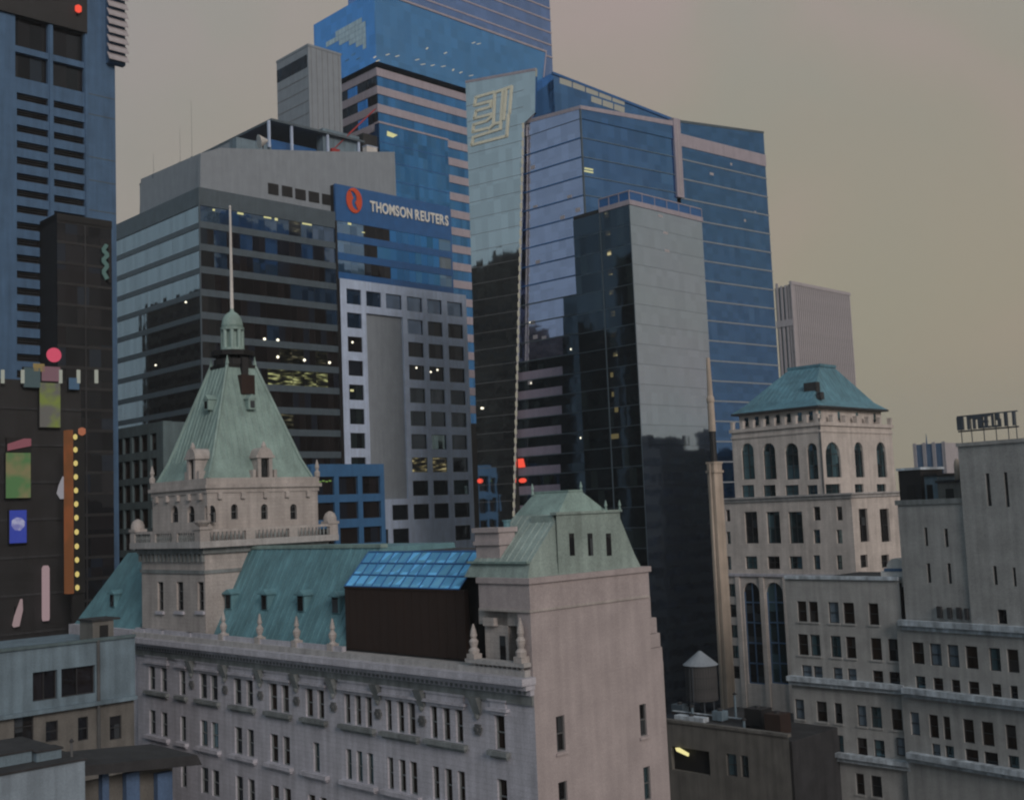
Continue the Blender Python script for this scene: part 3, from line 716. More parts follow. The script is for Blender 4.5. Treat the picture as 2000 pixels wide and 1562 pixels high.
        w_ = MB(); w_.fbox(face, off, c-.40, c+.40, .18, .24, zcr+.02, zt2-.1); part('dormer_window', w_, G['win'], o)
    # small lucarnes and the open hatch high on the roof
    def on_slope(face, px, py):
        """point on the upper roof slope seen at a pixel"""
        lo, hi = zq+.2, zap
        for _ in range(40):
            z = (lo+hi)/2; f = .80*(1-(z-zq-.2)/(zap-zq-.2)); r = fl_(f)
            u, zz = H.A(px, py, r[2]) if face == 'A' else H.B(px, py, r[0])
            if zz > z: lo = z
            else: hi = z
        return u, z, (r[2] if face == 'A' else r[0])
    for face, px, py in (('A', 487, 796), ('B', 413, 797)):
        u, z, off = on_slope(face, px, py)
        d = MB(); d.fbox(face, off, u-.4, u+.4, -.55, 1.2, z-.2, z+.75); d.slab(face, off, [(u-.5, z+.75), (u+.5, z+.75), (u, z+1.2)], -.6, 1.2)
        o = part('lucarne', d, M['copper_mid'], T); w_ = MB(); w_.fbox(face, off, u-.22, u+.22, -.58, -.54, z-.05, z+.6); part('dormer_window', w_, G['win'], o)
    u, z, off = on_slope('A', 483, 768)
    d = MB(); d.fbox('A', off, u-.7, u+.7, -.2, 1.0, z-.1, z+1.7); part('roof_hatch', d, M['brown'], T)
    d = MB(); d.fbox('A', off, u-.3, u+.35, .3, 1.4, z+1.7, z+3.4); part('hatch_chute', d, M['dark'], T)
    # belvedere and lantern
    zl0 = H.A(460, 686, my)[1]; zl1 = H.A(460, 641, my)[1]; zl2 = H.A(460, 604, my)[1]; zpole = H.A(454, 408, my)[1]
    s = MB(); s.box(mx-tw-.15, mx+tw+.15, my-tw-.15, my+tw+.15, zap-.3, zap); s.lathe(mx, my, [(.55, zap), (.55, zl0)], 8)
    for k in range(8):
        t = k*math.pi/4; s.tube((mx+1.5*math.cos(t), my+1.5*math.sin(t), zap), (mx+1.5*math.cos(t), my+1.5*math.sin(t), zl0-.1), .09, 5)
    s.lathe(mx, my, [(1.95, zl0-.55), (2.0, zl0-.1), (1.2, zl0)], 12); s.lathe(mx, my, [(1.75, zap), (1.75, zap+.55)], 12)
    part('belvedere', s, M['black'], T)
    s = MB(); s.lathe(mx, my, [(1.1, zl0), (1.1, zl0+.25), (.66, zl0+.25), (.66, zl1-.25)], 12); s.lathe(mx, my, [(1.08, zl1-.25), (1.12, zl1), (1.0, zl1)], 16)
    for k in range(8):
        t = k*math.pi/4+.2; s.tube((mx+.88*math.cos(t), my+.88*math.sin(t), zl0+.25), (mx+.88*math.cos(t), my+.88*math.sin(t), zl1-.25), .2, 8)
    part('lantern', s, M['copper_mid'], T)
    s = MB(); s.lathe(mx, my, [(1.02, zl1)] + [(1.02*math.cos(t*math.pi/16), zl1+(zl2-zl1)*.86*math.sin(t*math.pi/16)) for t in range(1, 8)] + [(.2, zl1+(zl2-zl1)*.9), (.14, zl2), (.13, zl2+1.2)], 16)
    part('dome', s, M['copper_mid'], T, smooth=True)
    s = MB(); s.tube((mx, my, zl2), (mx, my, zpole), .17, 8, .10); s.lathe(mx, my, [(.05, zpole), (.14, zpole+.12), (.05, zpole+.28)], 8)
    part('flagpole', s, M['white'], T)
    return T
build_hotel()

# ================================================================== 2 dark office block with a pale grid end and a blue sign storey
F = Frame(at(392, 600, 222))
def build_office():
    T = thing('dark_office_building', 'dark glass office block with striped corner and grey rooftop screen behind the spire', 'building', F)
    xd = F.A(660, 560)[0]; yl = F.B(218, 560)[0]
    zr = F.A(392, 366)[1]
    fl = 4.55
    ztop0 = zr - 3.6
    us = lin(.25, xd-.25, 11); ub = lin(.3, yl, 7)
    nfl = 15
    rnd = random.Random(3)
    bl_rows = {0: .9, 1: .55, 2: .35, 3: .35, 4: .25, 5: .2}  # share of panes per floor coloured blue, painting in reflected sky
    i_lit = int((ztop0 - F.A(590, 757)[1])/fl); mid_x = F.A(512, 757)[0]; um = [None]
    for i in range(nfl):
        z1 = ztop0 - fl*i; z0 = z1 - fl*.70; zz = z1 - fl; um[0] = 0
        def pick():
            k = rnd.random(); q = us[um[0]]; um[0] += 1
            if i == i_lit and q > mid_x - 1: return G['room']
            if i in (i_lit+1, i_lit+2, i_lit-1, 0) and k > .8: return G['roomdim']
            return G['officeblue'] if k < bl_rows.get(i, .03) else G['office']
        panel_row(T, 'A', 0, us[:-1], z0, z1, .14, pick)
        window(T, 'A', 0, us[-2]+.03, us[-1]-.03, z0, z1, .14, G['officeblue'] if i < 5 else G['office'], name='glass_panel')
        s = MB(); s.fbox('A', 0, .2, xd-.2, 0, .5, zz, z0); part('spandrel', s, M['spandrel'], T)
        panel_row(T, 'B', 0, ub, z0-.3, z1, .14, lambda: G['officeb'])
        s = MB(); s.fbox('B', 0, .2, yl, 0, .5, zz, z0-.3); part('spandrel', s, M['spandrel'], T)
    c = MB(); c.box(.16, xd-.02, .16, yl, 0, ztop0+.01); part('core', c, M['black'], T)
    s = MB(); s.fbox('A', 0, 0, xd-.2, -.05, 1, ztop0, zr); s.fbox('B', 0, 1.0, yl, -.05, 1, ztop0, zr); part('parapet', s, M['spandrel'], T)
    s = MB(); s.box(-.06, .2, -.06, .2, 0, zr+.02); part('corner_post', s, M['spandrel'], T)
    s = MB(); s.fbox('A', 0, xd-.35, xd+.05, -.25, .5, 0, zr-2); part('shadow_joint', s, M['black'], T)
    # rooftop screen: grey cladding that climbs towards the right
    P = lambda px, py, y0: F.A(px, py, y0)
    pts = [P(390, 420, 2.0), P(776, 440, 2.0), P(771, 297, 2.0), P(640, 296, 2.0), P(520, 292, 2.0), P(430, 289, 2.0), P(392, 300, 2.0)]
    s = MB(); s.slab('A', 2.0, pts, 0, 1.2); part('roof_screen', s, M['panel_grey'], T)
    q = [F.B(392, 380, 2.0), F.B(392, 299, 2.0), F.B(275, 350, 2.0), F.B(272, 430, 2.0)]
    s = MB(); s.slab('B', 2.0, [q[0], q[3], q[2], q[1]], 0, 1.2); part('roof_screen', s, M['panel_grey'], T)
    # louvred openings along the screen foot
    for a, b, y0, y1 in ((524,544,359,380), (551,571,364,384), (577,597,370,390), (603,623,375,395), (629,649,380,400)):
        u0, u1 = P(a, 375, 1.9)[0], P(b, 375, 1.9)[0]
        s = MB(); s.fbox('A', 1.9, u0, u1, -.05, .08, P((a+b)/2, y1, 1.9)[1], P((a+b)/2, y0, 1.9)[1]); part('louvre_opening', s, M['black'], T)
    # open steel canopy above the screen
    x_a = 6.0; za = F.A(530, 231, 8)[1]
    xa, xb = F.A(530, 231, 8)[0], F.A(712, 262, 8)[0]
    s = MB(); s.box(xa, xb, 8, 8.8, za-.5, za); s.box(xa, xb, 8.9, 30, za-.25, za-.05)
    yb = F.B(272, 348, xa)[0]
    s.box(xa, xa+.8, 8.8, yb, za-.5, za)
    part('canopy', s, M['spandrel'], T)
    s = MB(); s.box(xa+.1, xa+.6, F.B(452, 270, xa)[0], yb, zr-2, za-.5); part('screen_wall', s, M['panel_grey'], T)
    for px in (526, 570, 640, 700):
        x = F.A(px, 255, 8.3)[0]; s = MB(); s.box(x-.25, x+.25, 8.2, 8.7, za-6.5, za-.5); part('canopy_post', s, M['grid'], T)
    s = MB(); s.box(xa+.2, xb+2, 12, 30, zr, za-3.2); part('plant_room', s, M['bluesign'], T)
    x0, x1 = F.A(641, 270, 7)[0], F.A(712, 270, 7)[0]
    s = MB(); s.box(x0, x1, 9, 11.5, zr, F.A(680, 262, 9)[1]); part('plant_box', s, M['lowwall'], T)
    x0, x1 = F.A(462, 290, 9)[0], F.A(530, 290, 9)[0]
    s = MB(); s.box(x0, x1, 9, 11.8, zr, F.A(500, 276, 9)[1]); part('plant_box', s, M['lowwall'], T)
    # lit ceilings seen through the glass
    for px, py, w, h in ((418,410,5,4), (467,408,12,5), (470,417,14,4), (523,425,18,3), (540,428,7,6), (600,437,24,5)):
        u, z = F.A(px, py); dw, dz = w/20.2, h/20.2
        s = MB(); s.fbox('A', 0, u-dw, u+dw, .06, .12, z-dz, z+dz); part('ceiling_light', s, G['strip'], T)
    for px, py in ((517,662), (543,664), (543,697), (595,703), (644,708)):
        u, z = F.A(px, py); s = MB(); s.lathe(u, .08, [(.08, z-.28), (.3, z-.1), (.3, z+.1), (.08, z+.28)], 8); part('ceiling_lamp', s, G['lamp'], T)
    for px, py in ((303,713), (362,590)):
        u, z = F.B(px, py); s = MB(); s.lathe(.08, u, [(.05, z-.2), (.22, z), (.05, z+.2)], 8); part('ceiling_lamp', s, G['lamp'], T)
    for px, py, w in ((557,801,9), (608,800,4), (612,885,12), (655,889,5), (575,845,8), (610,848,9)):
        u, z = F.A(px, py); s = MB(); s.fbox('A', 0, u-w/20, u+w/20, .06, .12, z-.08, z+.08); part('ceiling_light', s, G['strip'], T)

    # -------- blue sign storey and pale grid end
    T2 = thing('grid_office_building', 'pale office wing with a square window grid under a bright blue glass top', 'building', loc=(*F.w(xd, 0), 0), rot=F.rz)
    O = Frame(F.w(xd, 0))
    xg = O.A(882, 500)[0]; xw = O.A(908, 640)[0]
    ztt = O.A(662, 360)[1]; zg = O.A(790, 562)[1]
    s = MB(); s.box(.1, xg-.05, .25, 20, zg-2, ztt-.05); part('core', s, M['black'], T2)
    zs = O.A(662, 431)[1]
    s = MB(); s.fbox('A', 0, 0, xg, 0, .6, zs, ztt); part('sign_fascia', s, M['bluesign'], T2)
    s = MB(); s.fbox('A', 0, xg+.02, xg+.8, .6, 12, zg, ztt-.3); part('side_return', s, M['bluesign'], T2)
    us = lin(.1, xg-.1, 9); hf = (zs-zg)/3
    for i in range(3):
        z1 = zs - hf*i
        for k in range(9):
            m_ = G['tr']
            if k <= 1: m_ = G['trlite']
            if k == 2 or (k == 3 and i != 1): m_ = G['office']
            if k == 8 and i in (0, 1, 2): m_ = G['winpale'] if i == 1 else G['trlite']  # paler end panes paint in the pale part of the reflected sky
            window(T2, 'A', 0, us[k]+.02, us[k+1]-.02, z1-hf*.62, z1-.04, .1, m_, name='glass_panel')
        s = MB(); s.fbox('A', 0, 0, xg, .02, .5, z1-hf, z1-hf*.63); part('spandrel', s, M['bluesign'] if i < 3 else M['spandrel'], T2)
    u, z = O.A(683, 437); s = MB(); s.fbox('A', 0, u-.45, u+.45, .02, .08, z-.25, z+.2); part('ceiling_light', s, G['strip'], T2)
    u, z = O.A(710, 454); s = MB(); s.fbox('A', 0, u-.4, u+.4, .02, .08, z-.1, z+.1); part('ceiling_light', s, G['strip'], T2)
    # the grid, standing 0.8 m proud
    off = -.8
    cols = [O.A(p, 600, off)[0] for p in (677.5, 706, 716, 745, 754, 785, 795, 825, 834.5, 863, 873.5, 903)]
    cols = [(cols[i], cols[i+1]) for i in range(0, 12, 2)]
    ztop_r = O.A(691, 565, off)[1]; zbot_r = O.A(691, 704, off)[1]
    pitch = (ztop_r - zbot_r)/3.0
    hwin = pitch*.64
    nrow = 12
    holes = []
    for r in range(nrow):
        for c in range(6):
            if 1 <= r <= 8 and c in (1, 2): continue
            if r == 9 and c == 1: continue
            if r == 10 and c in (3, 4): continue
            z1 = ztop_r - pitch*r
            holes.append((cols[c][0], cols[c][1], z1-hwin, z1, False, r, c))
    z_p1 = ztop_r - pitch*1 + .25; z_p0 = ztop_r - pitch*8.75
    recess = (cols[1][0]-.15, cols[2][1]+.15, z_p0, z_p1)
    gbot = ztop_r - pitch*nrow - .6
    part('grid_wall', wall_holes('A', off, -.05, xw, gbot, zg, [h[:4] for h in holes] + [recess], .6), M['grid'], T2)
    s = MB(); s.fbox('A', off, recess[0], recess[1], .55, .7, z_p0, z_p1); part('recessed_panel', s, M['panel_grey'], T2)
    s = MB(); s.box(-.04, xw-.01, off+.62, 20, gbot-40, zg-.02); s.fbox('A', off, -.05, xw, 0, .6, gbot-40, gbot); part('grid_body', s, M['dark'], T2)
    s = MB(); s.fbox('A', off, xw-.3, xw, .01, 18, gbot, zg); part('grid_side', s, M['grid'], T2)
    rnd2 = random.Random(11)
    for h in holes:
        r, c = h[5], h[6]
        m_ = G['officeblue'] if r == 0 or (r == 1 and c in (0, 3)) else (G['office'] if r < 4 else G['blockdark'])
        if (r, c) in ((7, 3), (7, 4)) : m_ = G['lit']
        if r in (4, 5, 6, 8) and rnd2.random() < .12: m_ = G['winteal']
        window(T2, 'A', off, h[0], h[1], h[2], h[3], .38, m_, M['dark'], 0, 0, t=.1)
        s = None
    for px, py in ((690,668), (815,718), (843,726), (856,722)):
        u, z = O.A(px, py, off); s = MB(); s.lathe(u, off+.3, [(.05, z-.24), (.26, z), (.05, z+.24)], 8); part('ceiling_lamp', s, G['lamp'], T2)
    u, z = O.A(691, 762, off); s = MB(); s.fbox('A', off, u-.7, u+.2, .3, .36, z-.25, z+.2); part('ceiling_light', s, G['strip'], T2)

    # -------- lettered sign on the blue fascia
    sg = thing('company_sign', 'pale raised lettering with an orange swirl on the blue storey of the grid office', 'sign', loc=(*O.w(0, 0), 0), rot=O.rz)
    u, z = O.A(691, 392); rr = .95*abs(O.A(707, 392)[0]-u)
    def swirl(sgn):
        n = 22; pts = []
        for k in range(n+1):                       # outer edge of one comma
            t = math.radians(-58 + 196*k/n); pts.append((rr*math.cos(t), rr*1.32*math.sin(t)))
        for k in range(n+1):                       # back along a spiral that tapers to a tail
            f = 1 - k/n; t = math.radians(-58 + 196*f); q = .16 + .80*f**1.7; pts.append((rr*q*math.cos(t), rr*1.32*q*math.sin(t)))
        return [(u + sgn*a, z + sgn*b) for a, b in pts]
    mats = stone('orange_enamel', (.62, .085, .03), var=.06, stain=.05)
    for sgn in (1, -1):
        pts = swirl(sgn)
        m = MB(); m.slab('A', 0, pts, -.22, -.05)
        part('swirl', m, mats, sg)
    hole = MB(); hole.fbox('A', 0, u-.12, u+.25, -.25, -.2, z-.45, z+.35)
    text = 'THOMSON REUTERS'
    u0, zt0 = O.A(722, 400); u1, zt1 = O.A(876, 433)
    hgt = (O.A(735, 393)[1] - O.A(735, 413)[1])
    metrics = []
    for ch in text:
        if ch == ' ': metrics.append(None); continue
        cu = bpy.data.curves.new('letter', 'FONT'); cu.body = ch; cu.size = 1; cu.extrude = .05; cu.offset = .03
        to = bpy.data.objects.new('tmp', cu); COL.objects.link(to)
        dg = bpy.context.evaluated_depsgraph_get(); me = bpy.data.meshes.new_from_object(to.evaluated_get(dg))
        bpy.data.objects.remove(to); bpy.data.curves.remove(cu)
        xs = [v.co.x for v in me.vertices]; ys = [v.co.y for v in me.vertices]
        metrics.append((me, min(xs), max(xs), max(ys)))
    gap = .09; tot = sum((m[2]-m[1]+gap) if m else .28 for m in metrics)
    sx = (u1-u0)/tot; x = u0; zb = (zt0+zt1)/2 - hgt*.42
    zb = O.A(799, 417)[1] - hgt*.5
    for m in metrics:
        if not m: x += .28*sx; continue
        me, a, b, t = m
        for v in me.vertices:
            v.co = ((v.co.x-a)*sx, v.co.z*2, v.co.y*hgt/.72)
        me.name = 'letter'; me.materials.clear(); me.materials.append(M['letter'])
        o = obj('letter', me, sg, (x, -.14, zb)); x += (b-a+gap)*sx
    return T
build_office()

# ================================================================== 3 blue gridded low block in front of the pale grid
def build_blueblock():
    K = Frame(at(612, 985, 196))
    T = thing('blue_office_block', 'small blue block with three rows of black square windows beside the pyramid roof', 'building', K)
    xw = K.A(752, 985)[0]; zt = K.A(680, 906)[1]
    cols = [(617,654), (663,700), (709,744)]; rws = [(930,965), (980,1013), (1030,1062), (1078,1110), (1126,1158)]
    holes = []
    for a, b in cols:
        for c, d in rws:
            u0, u1 = K.A(a, 985)[0], K.A(b, 985)[0]; holes.append((u0, u1, K.A(680, d)[1], K.A(680, c)[1]))
    part('grid_wall', wall_holes('A', 0, -.4, xw, 20, zt, holes, .7), M['blueframe'], T)
    s = MB(); s.box(-.4, xw, .7, 9, 0, zt-.02); s.box(-.4, xw, .004, .7, 0, 20); part('body', s, M['blueframe'], T)
    for i, h in enumerate(holes): window(T, 'A', 0, *h, .6, G['office'], M['black'], 0, 0, t=.12)
    u, z = K.A(637, 940)
    for k in range(4):
        s = MB(); s.fbox('A', 0, u-1.2+.7*k, u-.7+.7*k, .45, .5, z-.1+.12*(k % 2), z+.1+.12*(k % 2)); part('ceiling_light', s, glow('green_strip', (.35, .6, .15), .35), T)
build_blueblock()

# ================================================================== 4 precast low-rise on the left
def build_lowrise():
    K = Frame(at(319, 950, 150))
    T = thing('precast_lowrise', 'grey precast low-rise with ribbed rows of narrow windows left of the pyramid roof', 'building', K)
    yl = K.B(166, 960)[0]; xr = K.A(336, 950)[0]; zt = K.B(319, 822)[1]
    cols = [(180,192),(194,208),(212,224),(226,239),(241,254),(258,272),(274,288),(294,306)]
    rws = [(846,879), (894,930), (943,978), (992,1030), (1040,1074), (1088,1122)]
    holes = []
    for a, b in cols:
        u0, u1 = K.B(b, 900)[0], K.B(a, 900)[0]
        for c, d in rws: holes.append((u0, u1, K.B(300, d)[1], K.B(300, c)[1]))
    part('front_wall', wall_holes('B', 0, 0, yl, 20, zt, holes, .5), M['grid_low'], T)
    s = MB(); s.box(.5, 12, .01, yl, 0, zt-.02); s.box(.004, .5, 0.01, yl, 0, 20); part('body', s, M['grid_low'], T)
    s = MB(); s.fbox('A', 0, .001, xr, -.12, .3, 0, zt+.05); part('end_pier', s, M['grid_low'], T)
    for h in holes: window(T, 'B', 0, *h, .4, G['winbrown'], M['slate'], 0, 0, t=.06)
build_lowrise()

# ================================================================== 5 banded tower behind, top out of frame
MT = Frame(at(739, 250, 292))
def build_mid():
    T = thing('banded_tower', 'tall blue tower with pink horizontal bands and a glass crown at top centre', 'skyscraper', MT)
    xr = MT.A(1000, 400)[0]; yl = MT.B(622, 150)[0]
    zb = [MT.A(742, y)[1] for y in (134, 170, 205, 239)]
    pitch = (zb[0]-zb[3])/3; th = pitch*.44
    for i in range(19):
        z1 = zb[0] - pitch*i
        s = MB(); s.fbox('A', 0, -.1, xr, -.1, .3, z1-th, z1); s.fbox('B', 0, .3, yl, -.1, .3, z1-th, z1); part('band', s, M['band_pink'], T)
        us = lin(.05, xr, 12); panel_row(T, 'A', 0, us, z1-pitch, z1-th, .12, lambda: G['mid'], gap=.02)
        us = lin(.05, yl, 6); panel_row(T, 'B', 0, us, z1-pitch, z1-th, .12, lambda: G['office'] if random.random() < .5 else G['mid'], gap=.02)
    s = MB(); s.box(.15, xr, .15, yl, 0, zb[0]); part('core', s, M['dark'], T)
    # crown: leans out over the shaft
    zc0 = MT.A(742, 127)[1]
    xc = MT.A(1066, 95, -1.5)[0]; zc1 = MT.A(900, 42, -1.5)[1]
    g = MB()
    xi = MT.A(1046, 136, -1.5)[0]
    g.hexa([(-1.0,-1.5,zc0),(xi,-1.5,zc0),(xi,yl,zc0),(-1.0,yl,zc0)], [(-1.2,-1.5,zc0+2),(xc-3,-1.5,zc0+4),(xc-3,yl,zc0+4),(-1.2,yl,zc0+2)])
    g.hexa([(-1.2,-1.5,zc0+2),(xc-3,-1.5,zc0+4),(xc-3,yl,zc0+4),(-1.2,yl,zc0+2)], [(-1.2,-1.5,zc1),(xc,-1.5,zc1),(xc,yl,zc1),(-1.2,yl,zc1)])
    part('crown', g, G['crown'], T)
    s = MB(); s.box(-1.35, xc+.2, -1.7, -1.3, zc1-.25, zc1+.35); part('crown_trim', s, M['band_pink'], T)
    s = MB(); s.tube((xc+.05,-1.55,zc1), (xc-3,-1.55,zc0+4), .22, 6); s.tube((xc-3,-1.55,zc0+4), (xi,-1.55,zc0), .22, 6); part('crown_trim', s, M['band_pink'], T)
    # paler panes added on the left face in the shape of a sky reflection
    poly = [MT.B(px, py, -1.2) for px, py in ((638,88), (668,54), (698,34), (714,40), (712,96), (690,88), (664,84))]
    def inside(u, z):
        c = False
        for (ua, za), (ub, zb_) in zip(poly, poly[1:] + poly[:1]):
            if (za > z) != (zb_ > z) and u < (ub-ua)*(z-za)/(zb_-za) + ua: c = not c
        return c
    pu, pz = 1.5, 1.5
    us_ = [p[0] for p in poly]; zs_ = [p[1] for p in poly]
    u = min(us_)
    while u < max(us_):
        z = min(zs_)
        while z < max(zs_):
            if inside(u+pu/2, z+pz/2): window(T, 'B', -1.2, u+.04, u+pu-.04, z+.04, z+pz-.04, -.07, G['slab'], None, name='reflection_pane')
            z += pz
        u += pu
    x2 = MT.A(1076, 60, 6)[0]
    s = MB(); s.box(8, x2, 6, yl-4, zc0, zc1+30); part('upper_tower', s, G['uppr'], T)
    for i in range(5):
        z = zc1 + 3 + 4*i; s = MB(); s.box(7.9, x2+.1, 5.85, 6.1, z, z+.5); part('band', s, M['band_pink'], T)
    # ceiling lights in the crown's lowest storeys
    rnd = random.Random(5)
    for px, py in ((757,107),(776,110),(815,117),(826,126),(845,128),(866,130),(885,137),(900,142),(920,148),(925,84),(935,86),(834,95),(870,104),(732,112),(738,119)):
        u, z = MT.A(px, py, -1.5); w = rnd.uniform(.5, 1.1)
        s = MB(); s.slab('A', -1.5, [(u-w, z-.35), (u-w+.5, z-.35), (u+w, z+.35), (u+w-.5, z+.35)], -.03, .05); part('ceiling_light', s, glow('crown_light', (.75, .68, .55), .45), T)
    for px, py in ((665,108), (678,118), (690,107), (700,115)):
        u, z = MT.B(px, py, -1.2); s = MB(); s.fbox('B', -1.2, u-.9, u+.9, -.03, .05, z-.2, z+.2); part('ceiling_light', s, G['trlite'], T)
    # lower glazed front volume
    off = -2.0
    x0, x1 = MT.A(743, 330, off)[0], MT.A(877, 340, off)[0]
    zt = MT.A(743, 241, off)[1]; zbm = MT.A(800, 520, off)[1]
    s = MB(); s.box(x0, x1, off, -.15, zbm, zt); part('front_bay', s, G['mid'], T)
    rws = int((zt-zbm)/pitch)
    for i in range(rws):
        s = MB(); s.fbox('A', off, x0, x1, -.06, .02, zt-pitch*(i+1)-.12, zt-pitch*(i+1)+.12); part('transom', s, M['bluesign'], T)
    s = MB(); s.box(x0-.15, x1+.15, off-.15, -.1, zt, zt+.5); part('bay_coping', s, M['band_pink'], T)
    u, z = MT.A(765, 262, off); s = MB(); s.slab('A', off, [(u-1.6, z-.8), (u+.4, z-.9), (u+2.0, z+.1), (u-1.5, z+.5)], -.05, .02); part('ceiling_light', s, G['strip'], T)
    xk0, xk1 = MT.A(712, 280, off)[0], x0-.3
    s = MB(); s.box(xk0, xk1, off+.5, 3, MT.A(725, 420, off)[1], MT.A(725, 262, off)[1]); part('service_shaft', s, M['dark'], T)
build_mid()
def build_greyblock():
    K = Frame(at(603, 150, 280))
    T = thing('grey_roof_block', 'windowless grey tower block with one dark band at top left of the crowned tower', 'building', K)
    yl = K.B(541, 160)[0]; xr = K.A(667, 160)[0]; zt = K.A(603, 86)[1]; zl = K.A(603, 420)[1]
    s = MB(); s.box(0, xr, 0, yl, 0, zt-.6); s.box(-.1, xr+.1, -.1, yl+.1, zt-.6, zt); part('wall', s, M['panel_grey'], T)
    z1 = K.B(597, 108)[1]; z0 = K.B(597, 133)[1]
    s = MB(); s.fbox('B', 0, .5, yl-.05, -.05, .1, z0, z1); part('dark_band', s, G['office'], T)
    for i in range(4):
        z = z0-2.2-3.2*i; s = MB(); s.fbox('B', 0, .2, yl, -.04, .05, z-.25, z); part('groove', s, M['concrete'], T)
    for i in range(6):
        x = xr*(i+.5)/6; s = MB(); s.fbox('A', 0, x-.06, x+.06, -.05, .05, 40, zt-.7); part('panel_joint', s, M['concrete'], T)
build_greyblock()
def build_roof_bits():
    K = Frame(at(515, 290, 236)); z0 = K.A(515, 292)[1]
    T = thing('roof_dish', 'pale tilted dish on the grey office roof under the steel canopy', 'satellite dish', K, z0)
    m = MB(); m.tube((-1.1, 0, 1.5), (.7, -.5, 1.9), 1.5, 14, .25); part('dish', m, M['white'], T)
    m = MB(); m.tube((0, .2, -1.5), (0, .2, 1.4), .14, 6); part('stand', m, M['spandrel'], T)
    K = Frame(at(727, 296, 258)); z0 = K.A(727, 299)[1]
    T = thing('white_roof_box', 'small white box on the right end of the grey rooftop screen', 'roof unit', K, z0)
    m = MB(); m.box(-1.5, 1.5, 0, 1.6, -.5, 1.5); part('casing', m, M['white'], T)
    m = MB(); m.box(-1.6, 1.6, -.1, 1.7, 1.5, 1.65); part('lid', m, M['grid'], T)
    for px, top, lab in ((300, 300, 'leftmost thin antenna on the sloping grey roof edge'), (352, 250, 'middle thin antenna on the sloping grey roof edge'), (375, 196, 'tallest thin antenna on the sloping grey roof edge')):
        py = 350 - (px-272)*.455
        K = Frame(at(px, py, 240)); z0 = K.A(px, py+6)[1]; z1 = K.A(px, top)[1]
        T = thing('roof_antenna', lab, 'antenna', K, z0, group='antennas on the office roof edge')
        m = MB(); m.tube((0, 0, 0), (0, 0, z1-z0), .035, 5, .02); part('mast', m, M['trim_dark'], T)
        m = MB(); m.box(-.25, .25, -.25, .25, -.6, .3); part('base', m, M['spandrel'], T)
build_roof_bits()
def build_crane():
    K = Frame(at(650, 292, 256))
    z0 = K.A(650, 292)[1]
    T = thing('red_crane', 'thin red crane jib leaning up from the grey rooftop screen', 'crane', K)
    u1, z1 = K.A(733, 213)
    s = MB()
    for dy in (-.35, .35): s.tube((0, dy, z0), (u1, dy, z1), .1, 5)
    n = 14
    for i in range(n):
        a, b = i/n, (i+1)/n; sgn = .35 if i % 2 else -.35
        s.tube((u1*a, sgn, z0+(z1-z0)*a), (u1*b, -sgn, z0+(z1-z0)*b), .06, 4)
    part('jib', s, M['red'], T)
    s = MB(); s.box(-.8, 1.4, -.8, .8, z0-.9, z0); part('cab', s, M['red'], T)
    s = MB(); s.tube((u1, 0, z1), (u1, 0, z1-9.5), .05, 4); part('cable', s, M['black'], T)
    s = MB(); s.box(-.4, .4, -.4, .4, z0-6, z0-.9); part('mast', s, M['red'], T)
build_crane()

